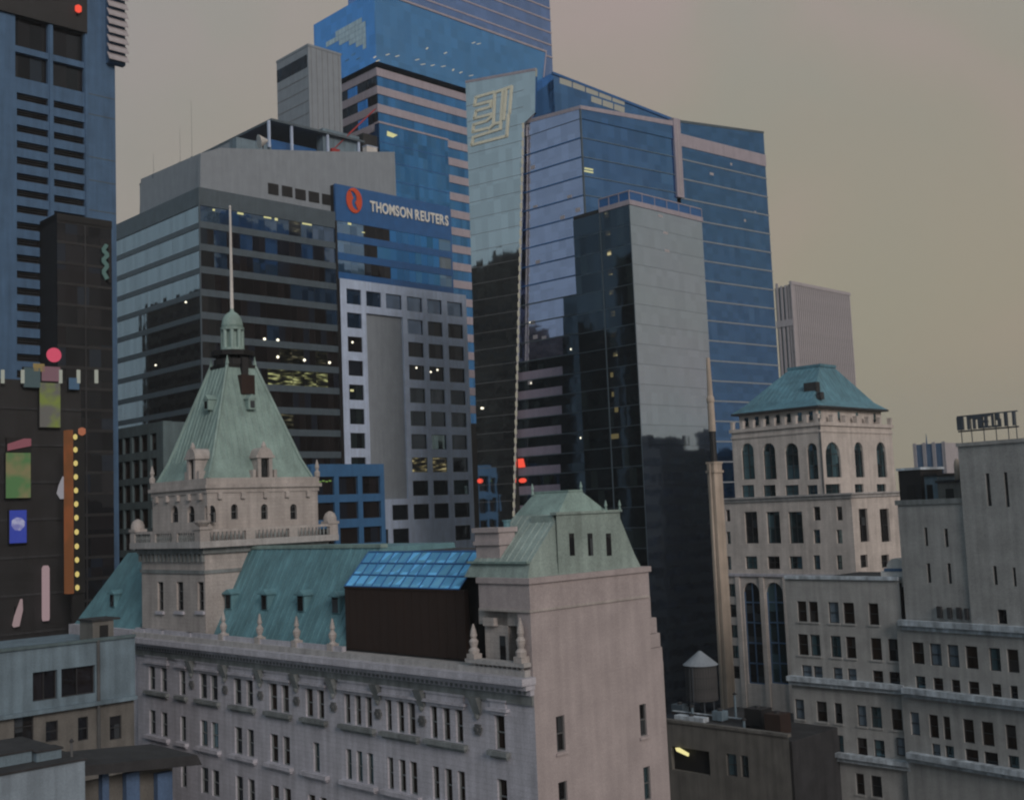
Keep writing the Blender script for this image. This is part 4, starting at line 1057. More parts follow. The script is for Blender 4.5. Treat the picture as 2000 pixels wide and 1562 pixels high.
# ================================================================== 6 the angular glass tower with the emblem
EA = Frame(at(1140, 360, 195), 53.0); EB = Frame((EA.P.x, EA.P.y), 42.5)
PHG = glow('penthouse_glow', (.44, .42, .36), .42)
def build_ey():
    T = thing('angular_glass_tower', 'angular mirrored tower with a cream maze emblem on its pale left slab', 'skyscraper', EA)
    rb = EB.rz - EA.rz
    xr = EA.A(1318, 300)[0]; yl = EB.B(1014, 560)[0]
    zt = EA.A(1136, 216)[1]
    # line marks at the corner
    pitch = EA.A(1137, 248)[1] - EA.A(1137, 284.8)[1]
    z00 = EA.A(1137, 232)[1]
    n = 26
    usa = lin(.05, xr, 10); yl += 2.2
    rnd = random.Random(8)
    for i in range(n):
        z1 = z00 - pitch*i; z0 = z1 - pitch
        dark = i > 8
        s = MB(); s.box(.03, xr, .10, .2, z0+.05, z1-.03); part('glass_band', s, G['ey'] if i < 7 else G['blockdark'], T)  # lower floors turn black to paint in the front block's dark reflection
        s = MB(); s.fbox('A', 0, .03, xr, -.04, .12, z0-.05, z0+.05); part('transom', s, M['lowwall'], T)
        # left face: mirror above, bands below; black glass paints a dark tower's reflection
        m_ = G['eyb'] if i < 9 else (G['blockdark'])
        yy = yl
        ysp = EB.B(1140 if i < 9 else 1100 - (i-9)*1.6, 600 + (i-9)*20)[0] if i >= 9 else .03
        s = MB(); s.box(.08, .2, max(.03, ysp), yl, z0+.09, z0+pitch*.46); part('spandrel_band', s, M['band_mauve'] if i >= 12 else G['eyb'], T, rot=rb)
        if 9 <= i < 12:
            s = MB(); s.box(.10, .2, max(.04, ysp), yl, z0+pitch*.46, z1-.09); part('glass_band', s, G['eyb'], T, rot=rb)
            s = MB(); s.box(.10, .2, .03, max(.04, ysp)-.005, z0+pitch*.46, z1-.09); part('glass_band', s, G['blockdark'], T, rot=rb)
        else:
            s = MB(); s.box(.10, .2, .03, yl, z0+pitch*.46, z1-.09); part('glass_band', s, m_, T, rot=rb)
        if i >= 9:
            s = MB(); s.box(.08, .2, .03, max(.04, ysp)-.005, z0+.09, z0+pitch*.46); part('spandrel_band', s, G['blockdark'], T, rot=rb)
        s = MB(); s.box(-.05, .1, .03, yl, z0-.10, z0+.09); part('transom', s, M['bluesign'] if i < 8 else M['spandrel'], T, rot=rb)
    s = MB(); s.box(.2, xr, .2, 16, 0, zt-.4); part('core', s, M['dark'], T)
    s = MB(); s.box(.2, 14, .2, yl, 0, zt-.6); part('core', s, M['dark'], T, rot=rb)
    # wedge parapets
    zr_ = EA.A(1318, 243)[1]
    s = MB(); s.slab('A', 0, [(0, z00), (xr, z00), (xr, EA.A(1318, 240)[1]), (0, EA.A(1136, 208)[1])], -.06, .5); part('parapet', s, G['ey'], T)
    s = MB(); s.slab('A', 0, [(0, EA.A(1136, 214)[1]), (xr, EA.A(1318, 247)[1]), (xr, EA.A(1318, 238)[1]), (0, EA.A(1136, 207)[1])], -.15, .6); part('coping', s, M['band_pink'], T)
    s = MB(); s.slab('B', 0, [(.1, z00), (yl, z00), (yl, EB.B(1026, 233)[1]), (.1, EB.B(1134, 208)[1])], -.02, .5); part('parapet', s, G['eyb'], T, rot=rb)
    s = MB(); s.slab('B', 0, [(.1, EB.B(1134, 213)[1]), (yl, EB.B(1026, 239)[1]), (yl, EB.B(1026, 232)[1]), (.1, EB.B(1134, 206)[1])], -.1, .6); part('coping', s, M['band_pink'], T, rot=rb)
    # lit slot and odd lights
    u, z = EA.A(1150, 333); s = MB(); s.fbox('A', 0, u-1.0, u+1.0, -.03, .09, z-.35, z-.12); s.fbox('A', 0, u-.9, u+1.0, -.03, .09, z+.15, z+.38); part('ceiling_light', s, G['strip'], T)
    for px, py in ((1040,327), (1112,385), (1128,410), (1045,405), (1098,425), (1050,512), (1040,630), (1045,658), (1062,660), (1035,747)):
        u, z = EB.B(px, py); s = MB(); s.fbox('B', 0, u-.5, u+.5, .02, .085, z-.35, z+.35); part('blind', s, M['farstone'], T, rot=rb)
    for px, py in ((1035,630), (1037,748)):
        u, z = EB.B(px, py); s = MB(); s.lathe(.05, u, [(.04, z-.15), (.16, z), (.04, z+.15)], 8); part('ceiling_lamp', s, G['lamp'], T, rot=rb)
    for px, py, w, h in ((1019,904,10,9), (1021,938,11,5)):
        u, z = EB.B(px, py); s = MB()
        k = w/12.5; hh = h/11.5
        if h > 6: s.slab('B', 0, [(u+k, z-hh), (u-k, z-hh), (u-k*.5, z+hh), (u+k, z+hh)], -.12, .06)
        else: s.slab('B', 0, [(u+k*math.cos(t*math.pi/5), z+hh*math.sin(t*math.pi/5)) for t in range(10)], -.12, .06)
        part('red_sign_light', s, G['red'], T, rot=rb)
    for px, py in ((1134, 855), (1115, 682)):
        u, z = EB.B(px, py); s = MB(); s.lathe(-.02, u, [(.03, z-.18), (.13, z), (.03, z+.18)], 8); part('ceiling_lamp', s, G['lamp'], T, rot=rb)
    # vertical post at the right end
    x0, x1 = EA.A(1317, 310)[0], EA.A(1330, 310)[0]
    s = MB(); s.box(x0, x1, -.35, .8, EA.A(1325, 386)[1], EA.A(1325, 234)[1]); part('corner_post', s, M['band_pink'], T)
    s = MB(); s.box((x0+x1)/2-.16, (x0+x1)/2+.16, -.42, -.352, EA.A(1325, 380)[1], EA.A(1325, 245)[1]); part('post_groove', s, M['farstone'], T)
    # glazed penthouse behind the parapet
    PH = Frame(EB.w(2.6, EB.B(1082, 175, 2.6)[0]), 53)
    dp = PH.P - EA.P; lp = (dp.dot(EA.a), dp.dot(EA.b), 0); off = 0.0
    zp = PH.A(1082, 142)[1]; xb, zb = PH.A(1322, 236)
    zz = zt - 3
    s = MB(); s.slab('A', 0, [(0, zz), (xb, zz), (xb, zb), (0, zp)], 0, 12); part('penthouse', s, G['ey'], T, loc=lp)
    s = MB(); s.slab('A', 0, [(-.2, zp-.4), (xb+.5, zb-.5), (xb+.5, zb+.05), (-.2, zp+.05)], -.2, .3); part('penthouse_coping', s, M['bluesign'], T, loc=lp)
    for row, (f0, f1) in enumerate(((1093, 1222), (1110, 1222))):
        for k in range(5):
            a = f0 + (f1-f0)*k/5; b = f0 + (f1-f0)*(k+1)/5-2.5
            y = lambda p: 151 + (p-1093)*.34 + 15*row
            if row == 1 and k < 2: continue
            q = [PH.A(a, y(a)+12), PH.A(b, y(b)+12), PH.A(b, y(b)+1), PH.A(a, y(a)+1)]
            s = MB(); s.slab('A', 0, q, -.06, .05); part('lit_pane', s, PHG, T, loc=lp)
    s = MB(); s.box(-.1, .16, -.1, .16, 0, zt+.2); part('corner_mullion', s, M['spandrel'], T)
    # pale slab with the emblem
    S = Frame(EB.w(-1.6, EB.B(1003, 1003, -1.6)[0]), 34)
    q = lambda px, py: S.B(px, py)
    rs = S.rz - EA.rz
    d = S.P - EA.P; loc = (d.dot(EA.a), d.dot(EA.b), 0)
    pts = [q(936, 1005), q(1003, 1005), q(1022, 242), q(1045, 220), q(1046, 133), q(909, 158)]
    lo = S.B(970, 1200)[1]
    pts = [(pts[0][0], lo), (pts[1][0]+.0, lo)] + pts[1:] + [pts[0]]
    s = MB(); s.slab('B', 0, pts, 0, .6); part('slab', s, G['slab'], T, rot=rs, loc=loc)
    s = MB(); s.slab('B', 0, [(pts[-2][0], pts[-2][1]+.0), (pts[-3][0], pts[-3][1]), (pts[-3][0], pts[-3][1]-.5), (pts[-2][0], pts[-2][1]-.5)], -.06, .02); part('slab_coping', s, M['band_pink'], T, rot=rs, loc=loc)
    zt_ = q(940, 200)[1]; zb_ = q(960, 1005)[1]; k = 0
    ln = MB(); z = zt_
    ul = lambda z: pts[-2][0] + (pts[-1][0]-pts[-2][0])*(pts[-2][1]-z)/(pts[-2][1]-pts[-1][1])
    urr = lambda z: q(1022, 242)[0] + (q(1003, 1005)[0]-q(1022, 242)[0])*(q(1022, 242)[1]-z)/(q(1022, 242)[1]-q(1003, 1005)[1])
    while z > zb_:
        ln.slab('B', 0, [(urr(z)+.05, z), (ul(z)-.05, z), (ul(z)-.05, z+.07), (urr(z)+.05, z+.07)], -.025, .01); z -= 3.1
    part('slab_joints', ln, M['concrete'], T, rot=rs, loc=loc)
    for px, py, rr_, mt in ((938, 939, .42, G['red']), (942, 797, .2, G['lamp'])):
        u, z = q(px, py); m = MB(); m.lathe(-.2, u, [(rr_*.3, z-rr_), (rr_, z-rr_*.4), (rr_, z+rr_*.4), (rr_*.3, z+rr_)], 8); part('signal_lamp', m, mt, T, rot=rs, loc=loc)
    # row of small lamps down the slanting edge
    a, b = q(1022, 246), q(1003.5, 1003)
    lamp = MB().box(-.1, .12, -.18, .18, -.5, .5).mesh('edge_lamp', glow('edge_lamp', (.66, .62, .50), .30))
    N_ = 44
    for i in range(N_):
        f = i/(N_-1); u, z = a[0]+(b[0]-a[0])*f, a[1]+(b[1]-a[1])*f
        p = Vector((-.05, u, z)); c_, s_ = math.cos(rs), math.sin(rs)
        obj('edge_lamp', lamp, T, (loc[0]+p.x*c_-p.y*s_, loc[1]+p.x*s_+p.y*c_, z), rs)
    ed = MB(); ed.tube((0, a[0], a[1]), (0, b[0], b[1]), .13, 6); part('edge_rail', ed, M['white'], T, rot=rs, loc=loc)
    # emblem strokes (measured on the slab)
    em = thing('wall_emblem', 'cream maze of square brackets high on the pale slab of the angular tower', 'emblem', loc=(S.P.x, S.P.y, 0), rot=S.rz)
    E = lambda x, y: q(895 + x/8.675, 130 + y/8.675)
    L_ = [[(600,440),(300,528),(275,665),(565,588)], [(545,690),(305,755),(272,885),(600,800)], [(490,925),(262,990),(248,1112),(492,1050)],
          [(620,450),(595,980)], [(640,440),(905,345)], [(760,410),(715,1055)], [(905,345),(868,790)], [(850,820),(822,1180),(228,1335),(255,1205)],
          [(720,1058),(258,1205)], [(812,385),(770,900)], [(490,920),(610,820)], [(600,980),(700,955)], [(520,1060),(600,985)], [(560,600),(545,690)]]
    for pl in L_:
        m = MB()
        for (x0_, y0_), (x1_, y1_) in zip(pl[:-1], pl[1:]):
            p0, p1 = Vector(E(x0_, y0_)), Vector(E(x1_, y1_)); dd = (p1-p0).normalized(); nn = Vector((-dd.y, dd.x))*.25
            p0 -= dd*.15; p1 += dd*.15
            m.slab('B', 0, [tuple(p0+nn), tuple(p1+nn), tuple(p1-nn), tuple(p0-nn)], -.16 - .004*L_.index(pl), -.02)
        part('stroke', m, M['logo'], em)
build_ey()

# ---- the mirror block that stands out in front
def build_block():
    K = Frame(at(1240, 600, 182))
    T = thing('mirror_glass_block', 'grey mirror glass block with black left side and glass roof rail before angular tower', 'building', K)
    xr = K.A(1383, 640)[0]; yl = K.B(1178, 560)[0]
    zt = K.A(1233, 391)[1]; zrail = K.A(1233, 373)[1]
    s = MB(); s.box(.15, xr, .15, yl+6, 0, zt-.1); part('core', s, M['dark'], T)
    pitch = 3.25; n = int(zt/pitch)
    for i in range(n):
        z1 = zt - .8 - pitch*i; z0 = z1-pitch
        s = MB(); s.fbox('A', 0, .02, xr, 0, .14, z0+.04, z1); part('glass_band', s, G['block'], T)
        s = MB(); s.fbox('B', 0, .02, yl+6, 0, .14, z0+.04, z1); part('glass_band', s, G['blockdark'], T)
        s = MB(); s.fbox('B', 0, .02, yl+6, -.03, .1, z0-.04, z0+.04); part('transom', s, M['spandrel'], T)
    s = MB(); s.fbox('B', 0, yl-.1, yl+.1, -.08, .1, 0, zt); s.fbox('B', 0, .02, .12, -.05, .1, 0, zt); part('mullion', s, M['spandrel'], T)
    s = MB(); s.box(-.15, xr+.15, -.15, 0.0, zt-.8, zt); s.box(-.15, 0.0, 0.001, yl, zt-.8, zt); part('coping', s, M['band_pink'], T)
    s = MB(); s.box(-.1, xr, -.1, .1, zrail-.18, zrail); s.box(-.1, .1, .101, yl, zrail-.18, zrail); part('rail', s, M['band_pink'], T)
    for i in range(7):
        x = xr*i/6; s = MB(); s.box(x-.06, x+.06, -.08, .08, zt, zrail-.18); part('rail_post', s, M['band_pink'], T)
    for i in range(1, 4):
        y = yl*i/3; s = MB(); s.box(-.08, .08, y-.06, y+.06, zt, zrail-.18); part('rail_post', s, M['band_pink'], T)
    s = MB(); s.box(.02, xr, -.02, .02, zt+.02, zrail-.18); part('rail_glass', s, M['bluesign'], T)
    s = MB(); s.box(-.02, .02, .05, yl, zt+.02, zrail-.18); part('rail_glass', s, M['bluesign'], T)
    for i, py in enumerate((418, 456, 493, 531, 572, 612, 653, 690)):
        px = 1185 + i*2.4; u, z = K.B(px, py)
        s = MB(); s.fbox('B', 0, u-.42, u+.42, -.02, .05, z-.5, z+.35); o = part('lit_window', s, G['lit'], T)
    for px, py, w in ((1200,852,24), (1195,732,8), (1197,770,6), (1204,800,10)):
        u, z = K.B(px, py); s = MB(); s.fbox('B', 0, u-w/26, u+w/26, -.02, .05, z-.4, z+.4); part('lit_window', s, glow('dim_lit_window', (.5, .42, .2), .16), T)
    for px, py in ((1290,422), (1300,455), (1303,490)):
        u, z = K.A(px, py); s = MB(); s.fbox('A', 0, u-.6, u+.6, -.02, .05, z-.2, z+.2); part('ceiling_light', s, M['farstone'], T)
    u, z = K.B(1134, 855); s = MB()
build_block()

# ---- blue tower on the right
def build_rt():
    base = EA.A(1331, 420)[0]
    K = Frame(EA.w(base, -.1), 51)
    T = thing('blue_glass_tower', 'deep blue glass tower with thin pale floor lines right of the mirror block', 'skyscraper', K)
    xr = K.A(1505, 480)[0]
    zl = K.A(1331, 264)[1]; p = K.A(1331, 311)[1]-K.A(1331, 349)[1]
    z1 = K.A(1331, 311)[1]
    n = int(z1/p)
    for i in range(-1, n):
        za = z1 - p*i; zb = za - p
        s = MB(); s.fbox('A', 0, 0, xr, 0, .2, zb+.1, za-.1); part('glass_band', s, G['rt'], T)
        s = MB(); s.fbox('A', 0, 0, xr+.1, -.09, .15, zb-.13, zb+.13); part('floor_line', s, M['panel_grey'], T)
    s = MB(); s.box(.02, xr-.1, .2, 25, 0, z1+p); part('core', s, M['dark'], T)
    s = MB(); s.box(xr-.1, xr, .2, 25, 0, z1+p); part('side_wall', s, G['rt'], T)
    zb0, zb1 = K.A(1331, 281)[1], K.A(1331, 262)[1]
    s = MB(); s.fbox('A', 0, 0, xr+.15, -.12, .5, zb0-.5, zb1); part('band', s, M['band_pink'], T)
    s = MB(); s.slab('A', 0, [(0, zb1), (xr, zb1), (xr, K.A(1494, 260)[1]), (0, K.A(1331, 240)[1])], -.05, .6); part('parapet', s, G['rt'], T)
    s = MB(); s.slab('A', 0, [(-.5, K.A(1331, 242)[1]), (xr+.1, K.A(1494, 262)[1]), (xr+.1, K.A(1494, 258)[1]), (-.5, K.A(1331, 237)[1])], -.1, .7); part('coping', s, M['spandrel'], T)
    for px, py, w in ((1428,321,6), (1455,431,6), (1390,340,12), (1475,415,5)):
        u, z = K.A(px, py); s = MB(); s.fbox('A', 0, u-w/22, u+w/22, -.03, .05, z-.25, z+.25); part('ceiling_light', s, M['farstone'], T)
build_rt()

# ================================================================== 7 far striped tower and the small distant towers
def build_far():
    K = Frame(at(1551, 650, 520))
    T = thing('striped_far_tower', 'pale far tower ribbed with vertical stripes behind the green hipped roof', 'skyscraper', K)
    yl = K.B(1517, 640)[0]; xr = K.A(1667, 660)[0]; zt = K.A(1551, 556)[1]
    s = MB(); s.box(.6, xr, .6, yl, 0, zt-.5); part('core', s, M['spandrel'], T)
    for i in range(4):
        y = yl*(i+.2)/4; s = MB(); s.fbox('B', 0, y, y+yl*.11, 0, .8, 0, zt+(1.5 if i == 3 else 0)); part('rib', s, M['farstone'], T)
    s = MB(); s.box(0, 2.4, 0, 2.0, 0, zt); part('corner_pier', s, M['farstone'], T)
    n = 30
    rib = MB().box(0, (xr-2.6)/n*.62, 0, .8, 0, zt).mesh('rib', M['farstone'])
    for i in range(n): obj('rib', rib, T, (2.6 + (xr-2.6)*i/n, 0, 0))
    s = MB(); s.box(0, xr, -.2, 1, zt, zt+1.5); part('coping', s, M['farstone'], T)
    z = K.B(1530, 632)[1]; s = MB(); s.fbox('B', 0, 0, yl, -.2, .5, z-1.5, z+1.5); part('band', s, M['farstone'], T)
    K = Frame(at(1846, 900, 430))
    T = thing('blue_striped_tower', 'distant blue tower with white vertical ribs low on the right skyline', 'building', K)
    yl = K.B(1789, 900)[0]; zt = K.B(1820, 866)[1]; xr = K.A(1866, 900)[0]
    s = MB(); s.box(.3, 12, .3, yl, 0, zt); part('wall', s, M['bluecon'], T)
    for i in range(4):
        y = yl*i/3-.4; s = MB(); s.fbox('B', 0, y, y+1.3, 0, .5, 0, zt+.5); part('rib', s, M['farstone'], T)
    s = MB(); s.fbox('A', 0, 0, xr+4, 0, .3, 0, zt); part('side_wall', s, M['farstone'], T)
    s = MB(); s.tube((4, yl*.75, zt), (4, yl*.75, zt+4), .3, 5, .1); part('mast', s, M['bluecon'], T)
build_far()

# ================================================================== 8 white stone tower with green hipped roof
W = Frame(at(1604, 880, 158))
def build_white():
    T = thing('white_stone_tower', 'pale stone tower with arched windows under a green hipped roof', 'building', W)
    yl = W.B(1432, 900)[0]; xr = W.A(1746, 900)[0]
    zc = W.B(1604, 830)[1]; zl = W.B(1604, 968)[1]
    A_ = lambda x0, x1, y0, y1, o=0, arch=False: (W.A(x0, (y0+y1)/2, o)[0], W.A(x1, (y0+y1)/2, o)[0], W.A((x0+x1)/2, y1, o)[1], W.A((x0+x1)/2, y0, o)[1], arch)
    B_ = lambda x0, x1, y0, y1, o=0, arch=False: (W.B(x1, (y0+y1)/2, o)[0], W.B(x0, (y0+y1)/2, o)[0], W.B((x0+x1)/2, y1, o)[1], W.B((x0+x1)/2, y0, o)[1], arch)
    hb = []
    for x0, x1 in ((1449,1473), (1491,1515), (1534,1560), (1577,1597)):
        hb.append(B_(x0, x1, 865, 936, 0, True)); hb.append(B_(x0, x1, 947, 972, 0))
    ha = []
    for x0, x1 in ((1613,1642), (1670,1687), (1713,1731)):
        ha.append(A_(x0, x1, 863, 932, 0, True)); ha.append(A_(x0, x1, 945, 965, 0))
    part('upper_wall', wall_holes('B', 0, 0, yl, zl-.5, zc, hb, .45), M['white_stone'], T)
    part('upper_wall', wall_holes('A', 0, 0, xr, zl-.5, zc, ha, .45), M['white_stone'], T)
    for h in hb: window(T, 'B', 0, *h[:4], .35, G['winteal'], M['slate'], 1, 2 if h[4] else 1, h[4], t=.07)
    for h in ha: window(T, 'A', 0, *h[:4], .35, G['winteal'], M['slate'], 1, 2 if h[4] else 1, h[4], t=.07)
    s = MB(); s.box(.5, xr-.01, .5, yl, zl-.5, zc); part('upper_core', s, M['slate'], T)
    s = MB(); s.box(-.09, .09, -.09, .09, zl, zc+1); part('corner_pipe', s, M['trim_dark'], T)
    # crowning arcade + roof
    zt = W.B(1560, 800)[1]
    s = MB(); s.box(-.25, xr+.25, -.25, yl+.25, zc, zc+.5); s.box(-.12, xr+.12, -.12, yl+.12, zc-.9, zc-.6); part('upper_cornice', s, M['white_stone'], T)
    n = 8
    for i in range(n+1):
        y = .1 + (yl-.5)*i/n; s = MB(); s.box(-.15, .45, y, y+.42, zc+.5, zc+1.45); s.box(-.2, .5, y-.05, y+.47, zc+1.45, zc+1.6); part('parapet_pier', s, M['white_stone'], T)
    for i in range(1, 7):
        x = (xr-.4)*i/6; s = MB(); s.box(x, x+.42, -.15, .45, zc+.5, zc+1.4); s.box(x-.05, x+.47, -.2, .5, zc+1.4, zc+1.55); part('parapet_pier', s, M['white_stone'], T)
    ze = W.B(1604, 790)[1]
    s = MB(); s.box(1.0, xr-1.0, 1.0, yl-.8, zc+.5, ze); part('attic_storey', s, M['white_stone'], T)
    for i in range(7):
        y = 1.5 + (yl-3)*i/6.5; s = MB(); s.fbox('B', 1.0, y, y+.62, -.05, .05, zc+.9, ze-.7); part('attic_window', s, G['winteal'], T)
    for i in range(4):
        x = 1.6 + (xr-3.4)*i/3.3; s = MB(); s.fbox('A', 1.0, x, x+.55, -.05, .05, zc+1.0, ze-.6); part('attic_window', s, G['winteal'], T)
    zr = W.B(1560, 716, 6)[1]
    r0 = (0.2, xr-.4, 0.2, yl-.1)
    cx0, cx1, cy0, cy1 = xr*.42, xr*.62, yl*.30, yl*.66
    s = MB(); s.frustum(r0, ze, (r0[0]+1.4, r0[1]-1.4, r0[2]+1.4, r0[3]-1.4), ze+1.15); s.frustum((r0[0]+1.4, r0[1]-1.4, r0[2]+1.4, r0[3]-1.4), ze+1.15, (cx0, cx1, cy0, cy1), zr); part('hipped_roof', s, M['copper_blue'], T)
    s = MB(); seams(s, (r0[0]+1.4, r0[1]-1.4, r0[2]+1.4, r0[3]-1.4), ze+1.15, (cx0, cx1, cy0, cy1), zr, .8, .06); part('roof_seams', s, M['copper_blue'], T, kind='stuff')
    s = MB(); s.box(r0[0]-.1, r0[1]+.1, r0[2]-.1, r0[3]+.1, ze-.3, ze-.01); part('eave', s, M['slate'], T)
    s = MB(); s.box(cx0-.2, cx1+.2, cy0-.2, cy1+.2, zr-.05, zr+.35); part('roof_deck', s, M['copper_blue'], T)
    s = MB(); s.box(3.2, 4.2, 2.0, 4.0, ze+2.2, ze+3.6); part('roof_vent', s, M['slate'], T)
    s = MB(); s.box(2.4, 3.3, .9, 1.6, ze+1.0, ze+2.0); part('roof_vent', s, M['slate'], T)
    # lower stage, wider, its corner nearer
    o = -.9
    y0 = W.B(1667, 1040, o)[0]; y1 = W.B(1400, 1040, o)[0]; x1 = W.A(1790, 1000, y0)[0]
    hb = []
    for a, b in ((1455,1480), (1498,1524), (1541,1568)): hb += [B_(a, b, 999, 1061, o), B_(a+1, b-1, 1086, 1111, o)]
    for a, b in ((1589,1602), (1634,1645)): hb += [B_(a, b, 989, 1016, o), B_(a, b, 1034, 1061, o), B_(a, b, 1084, 1112, o)]
    hb += [B_(1418, 1426, 995, 1018, o), B_(1419, 1427, 1038, 1062, o), B_(1420, 1428, 1086, 1112, o)]
    hb += [B_(1456, 1488, 1137, 1335, o, True), B_(1500, 1534, 1137, 1335, o, True)]
    for k in range(5): hb.append(B_(1423+k*2.2, 1436+k*2.2, 1140+k*40, 1165+k*40, o))
    zbase = W.B(1500, 1345, o)[1]
    part('lower_wall', wall_holes('B', o, y0, y1, zbase-12, zl, hb, .5), M['white_stone'], T)
    for i, h in enumerate(hb):
        big = h[4]
        window(T, 'B', o, *h[:4], .4, G['winteal'] if i % 3 else G['win'], M['bluecon'] if big else M['slate'], 1 if big else (1 if h[1]-h[0] > 1.3 else 0), 4 if big else 1, big, t=.16 if big else .07)
    ha = []
    for a, b in ((1679,1696), (1720,1738)): ha += [A_(a, b, 993, 1058, y0), A_(a+2, b-1, 1083, 1108, y0)]
    part('lower_wall', wall_holes('A', y0, o, x1, zbase-12, zl, ha, .5), M['white_stone'], T)
    for h in ha: window(T, 'A', y0, *h[:4], .4, G['win'], M['slate'], 1, 1, t=.07)
    s = MB(); s.box(o+.55, x1, y0+.55, y1, zbase-12, zl-.05); part('lower_core', s, M['slate'], T)
    s = MB(); s.box(o-.45, x1+.3, y0-.45, y1+.4, zl, zl+.25); s.box(o-.2, x1+.1, y0-.2, y1+.2, zl-.45, zl); part('cornice', s, M['trim'], T)
    z = W.B(1500, 1122, o)[1]
    s = MB(); s.box(o-.3, o+.01, y0, y1, z-.25, z+.15); part('string_course', s, M['facade'], T)
    s = MB(); s.box(0, 30, 0, 20, 0, zbase-12); part('base', s, M['dark'], T)
    for px in (1447, 1494, 1540):
        y = W.B(px, 1230, o)[0]; s = MB(); s.box(o-.22, o+.02, y-.35, y+.35, zbase-6, z-.25); part('pilaster', s, M['white_stone'], T)
build_white()
def build_stack():
    K = Frame(at(1412, 1100, 152))
    T = thing('beige_flue_stack', 'tall slim beige flue climbing the left edge of the white stone tower', 'chimney', K)
    zt = K.A(1410, 905)[1]; w = abs(K.A(1418, 1100)[0]-K.A(1402, 1100)[0])/2
    s = MB(); s.box(-w, w, -.1, 1.0, 20, zt); part('shaft', s, M['stack'], T)
    s = MB(); s.tube((-w-.55, .3, 20), (-w-.35, .3, zt), .14, 6); part('pipe', s, M['stack'], T)
    s = MB(); s.box(-w-.15, w+.15, -.25, 1.15, zt-1.2, zt-.9); s.box(-w-.1, w+.1, -.2, 1.1, zt, zt+.25); part('collar', s, M['stack'], T)
    z0, z1 = K.A(1408, 838)[1], K.A(1403, 700)[1]  # upper column and neck stand for a reflection in the tower glass
    s = MB(); s.lathe(-.1, .4, [(.46, zt+.25), (.46, z0-.3)], 10); part('dark_neck', s, M['dark'], T)
    s = MB(); s.lathe(-.1, .4, [(.5, z0-.3), (.46, z0+3.5), (.54, z0+3.7), (.54, z0+4.1), (.38, z0+4.5), (.27, z1-.4), (.27, z1)], 10); part('flue_reflection', s, M['stack'], T)
build_stack()

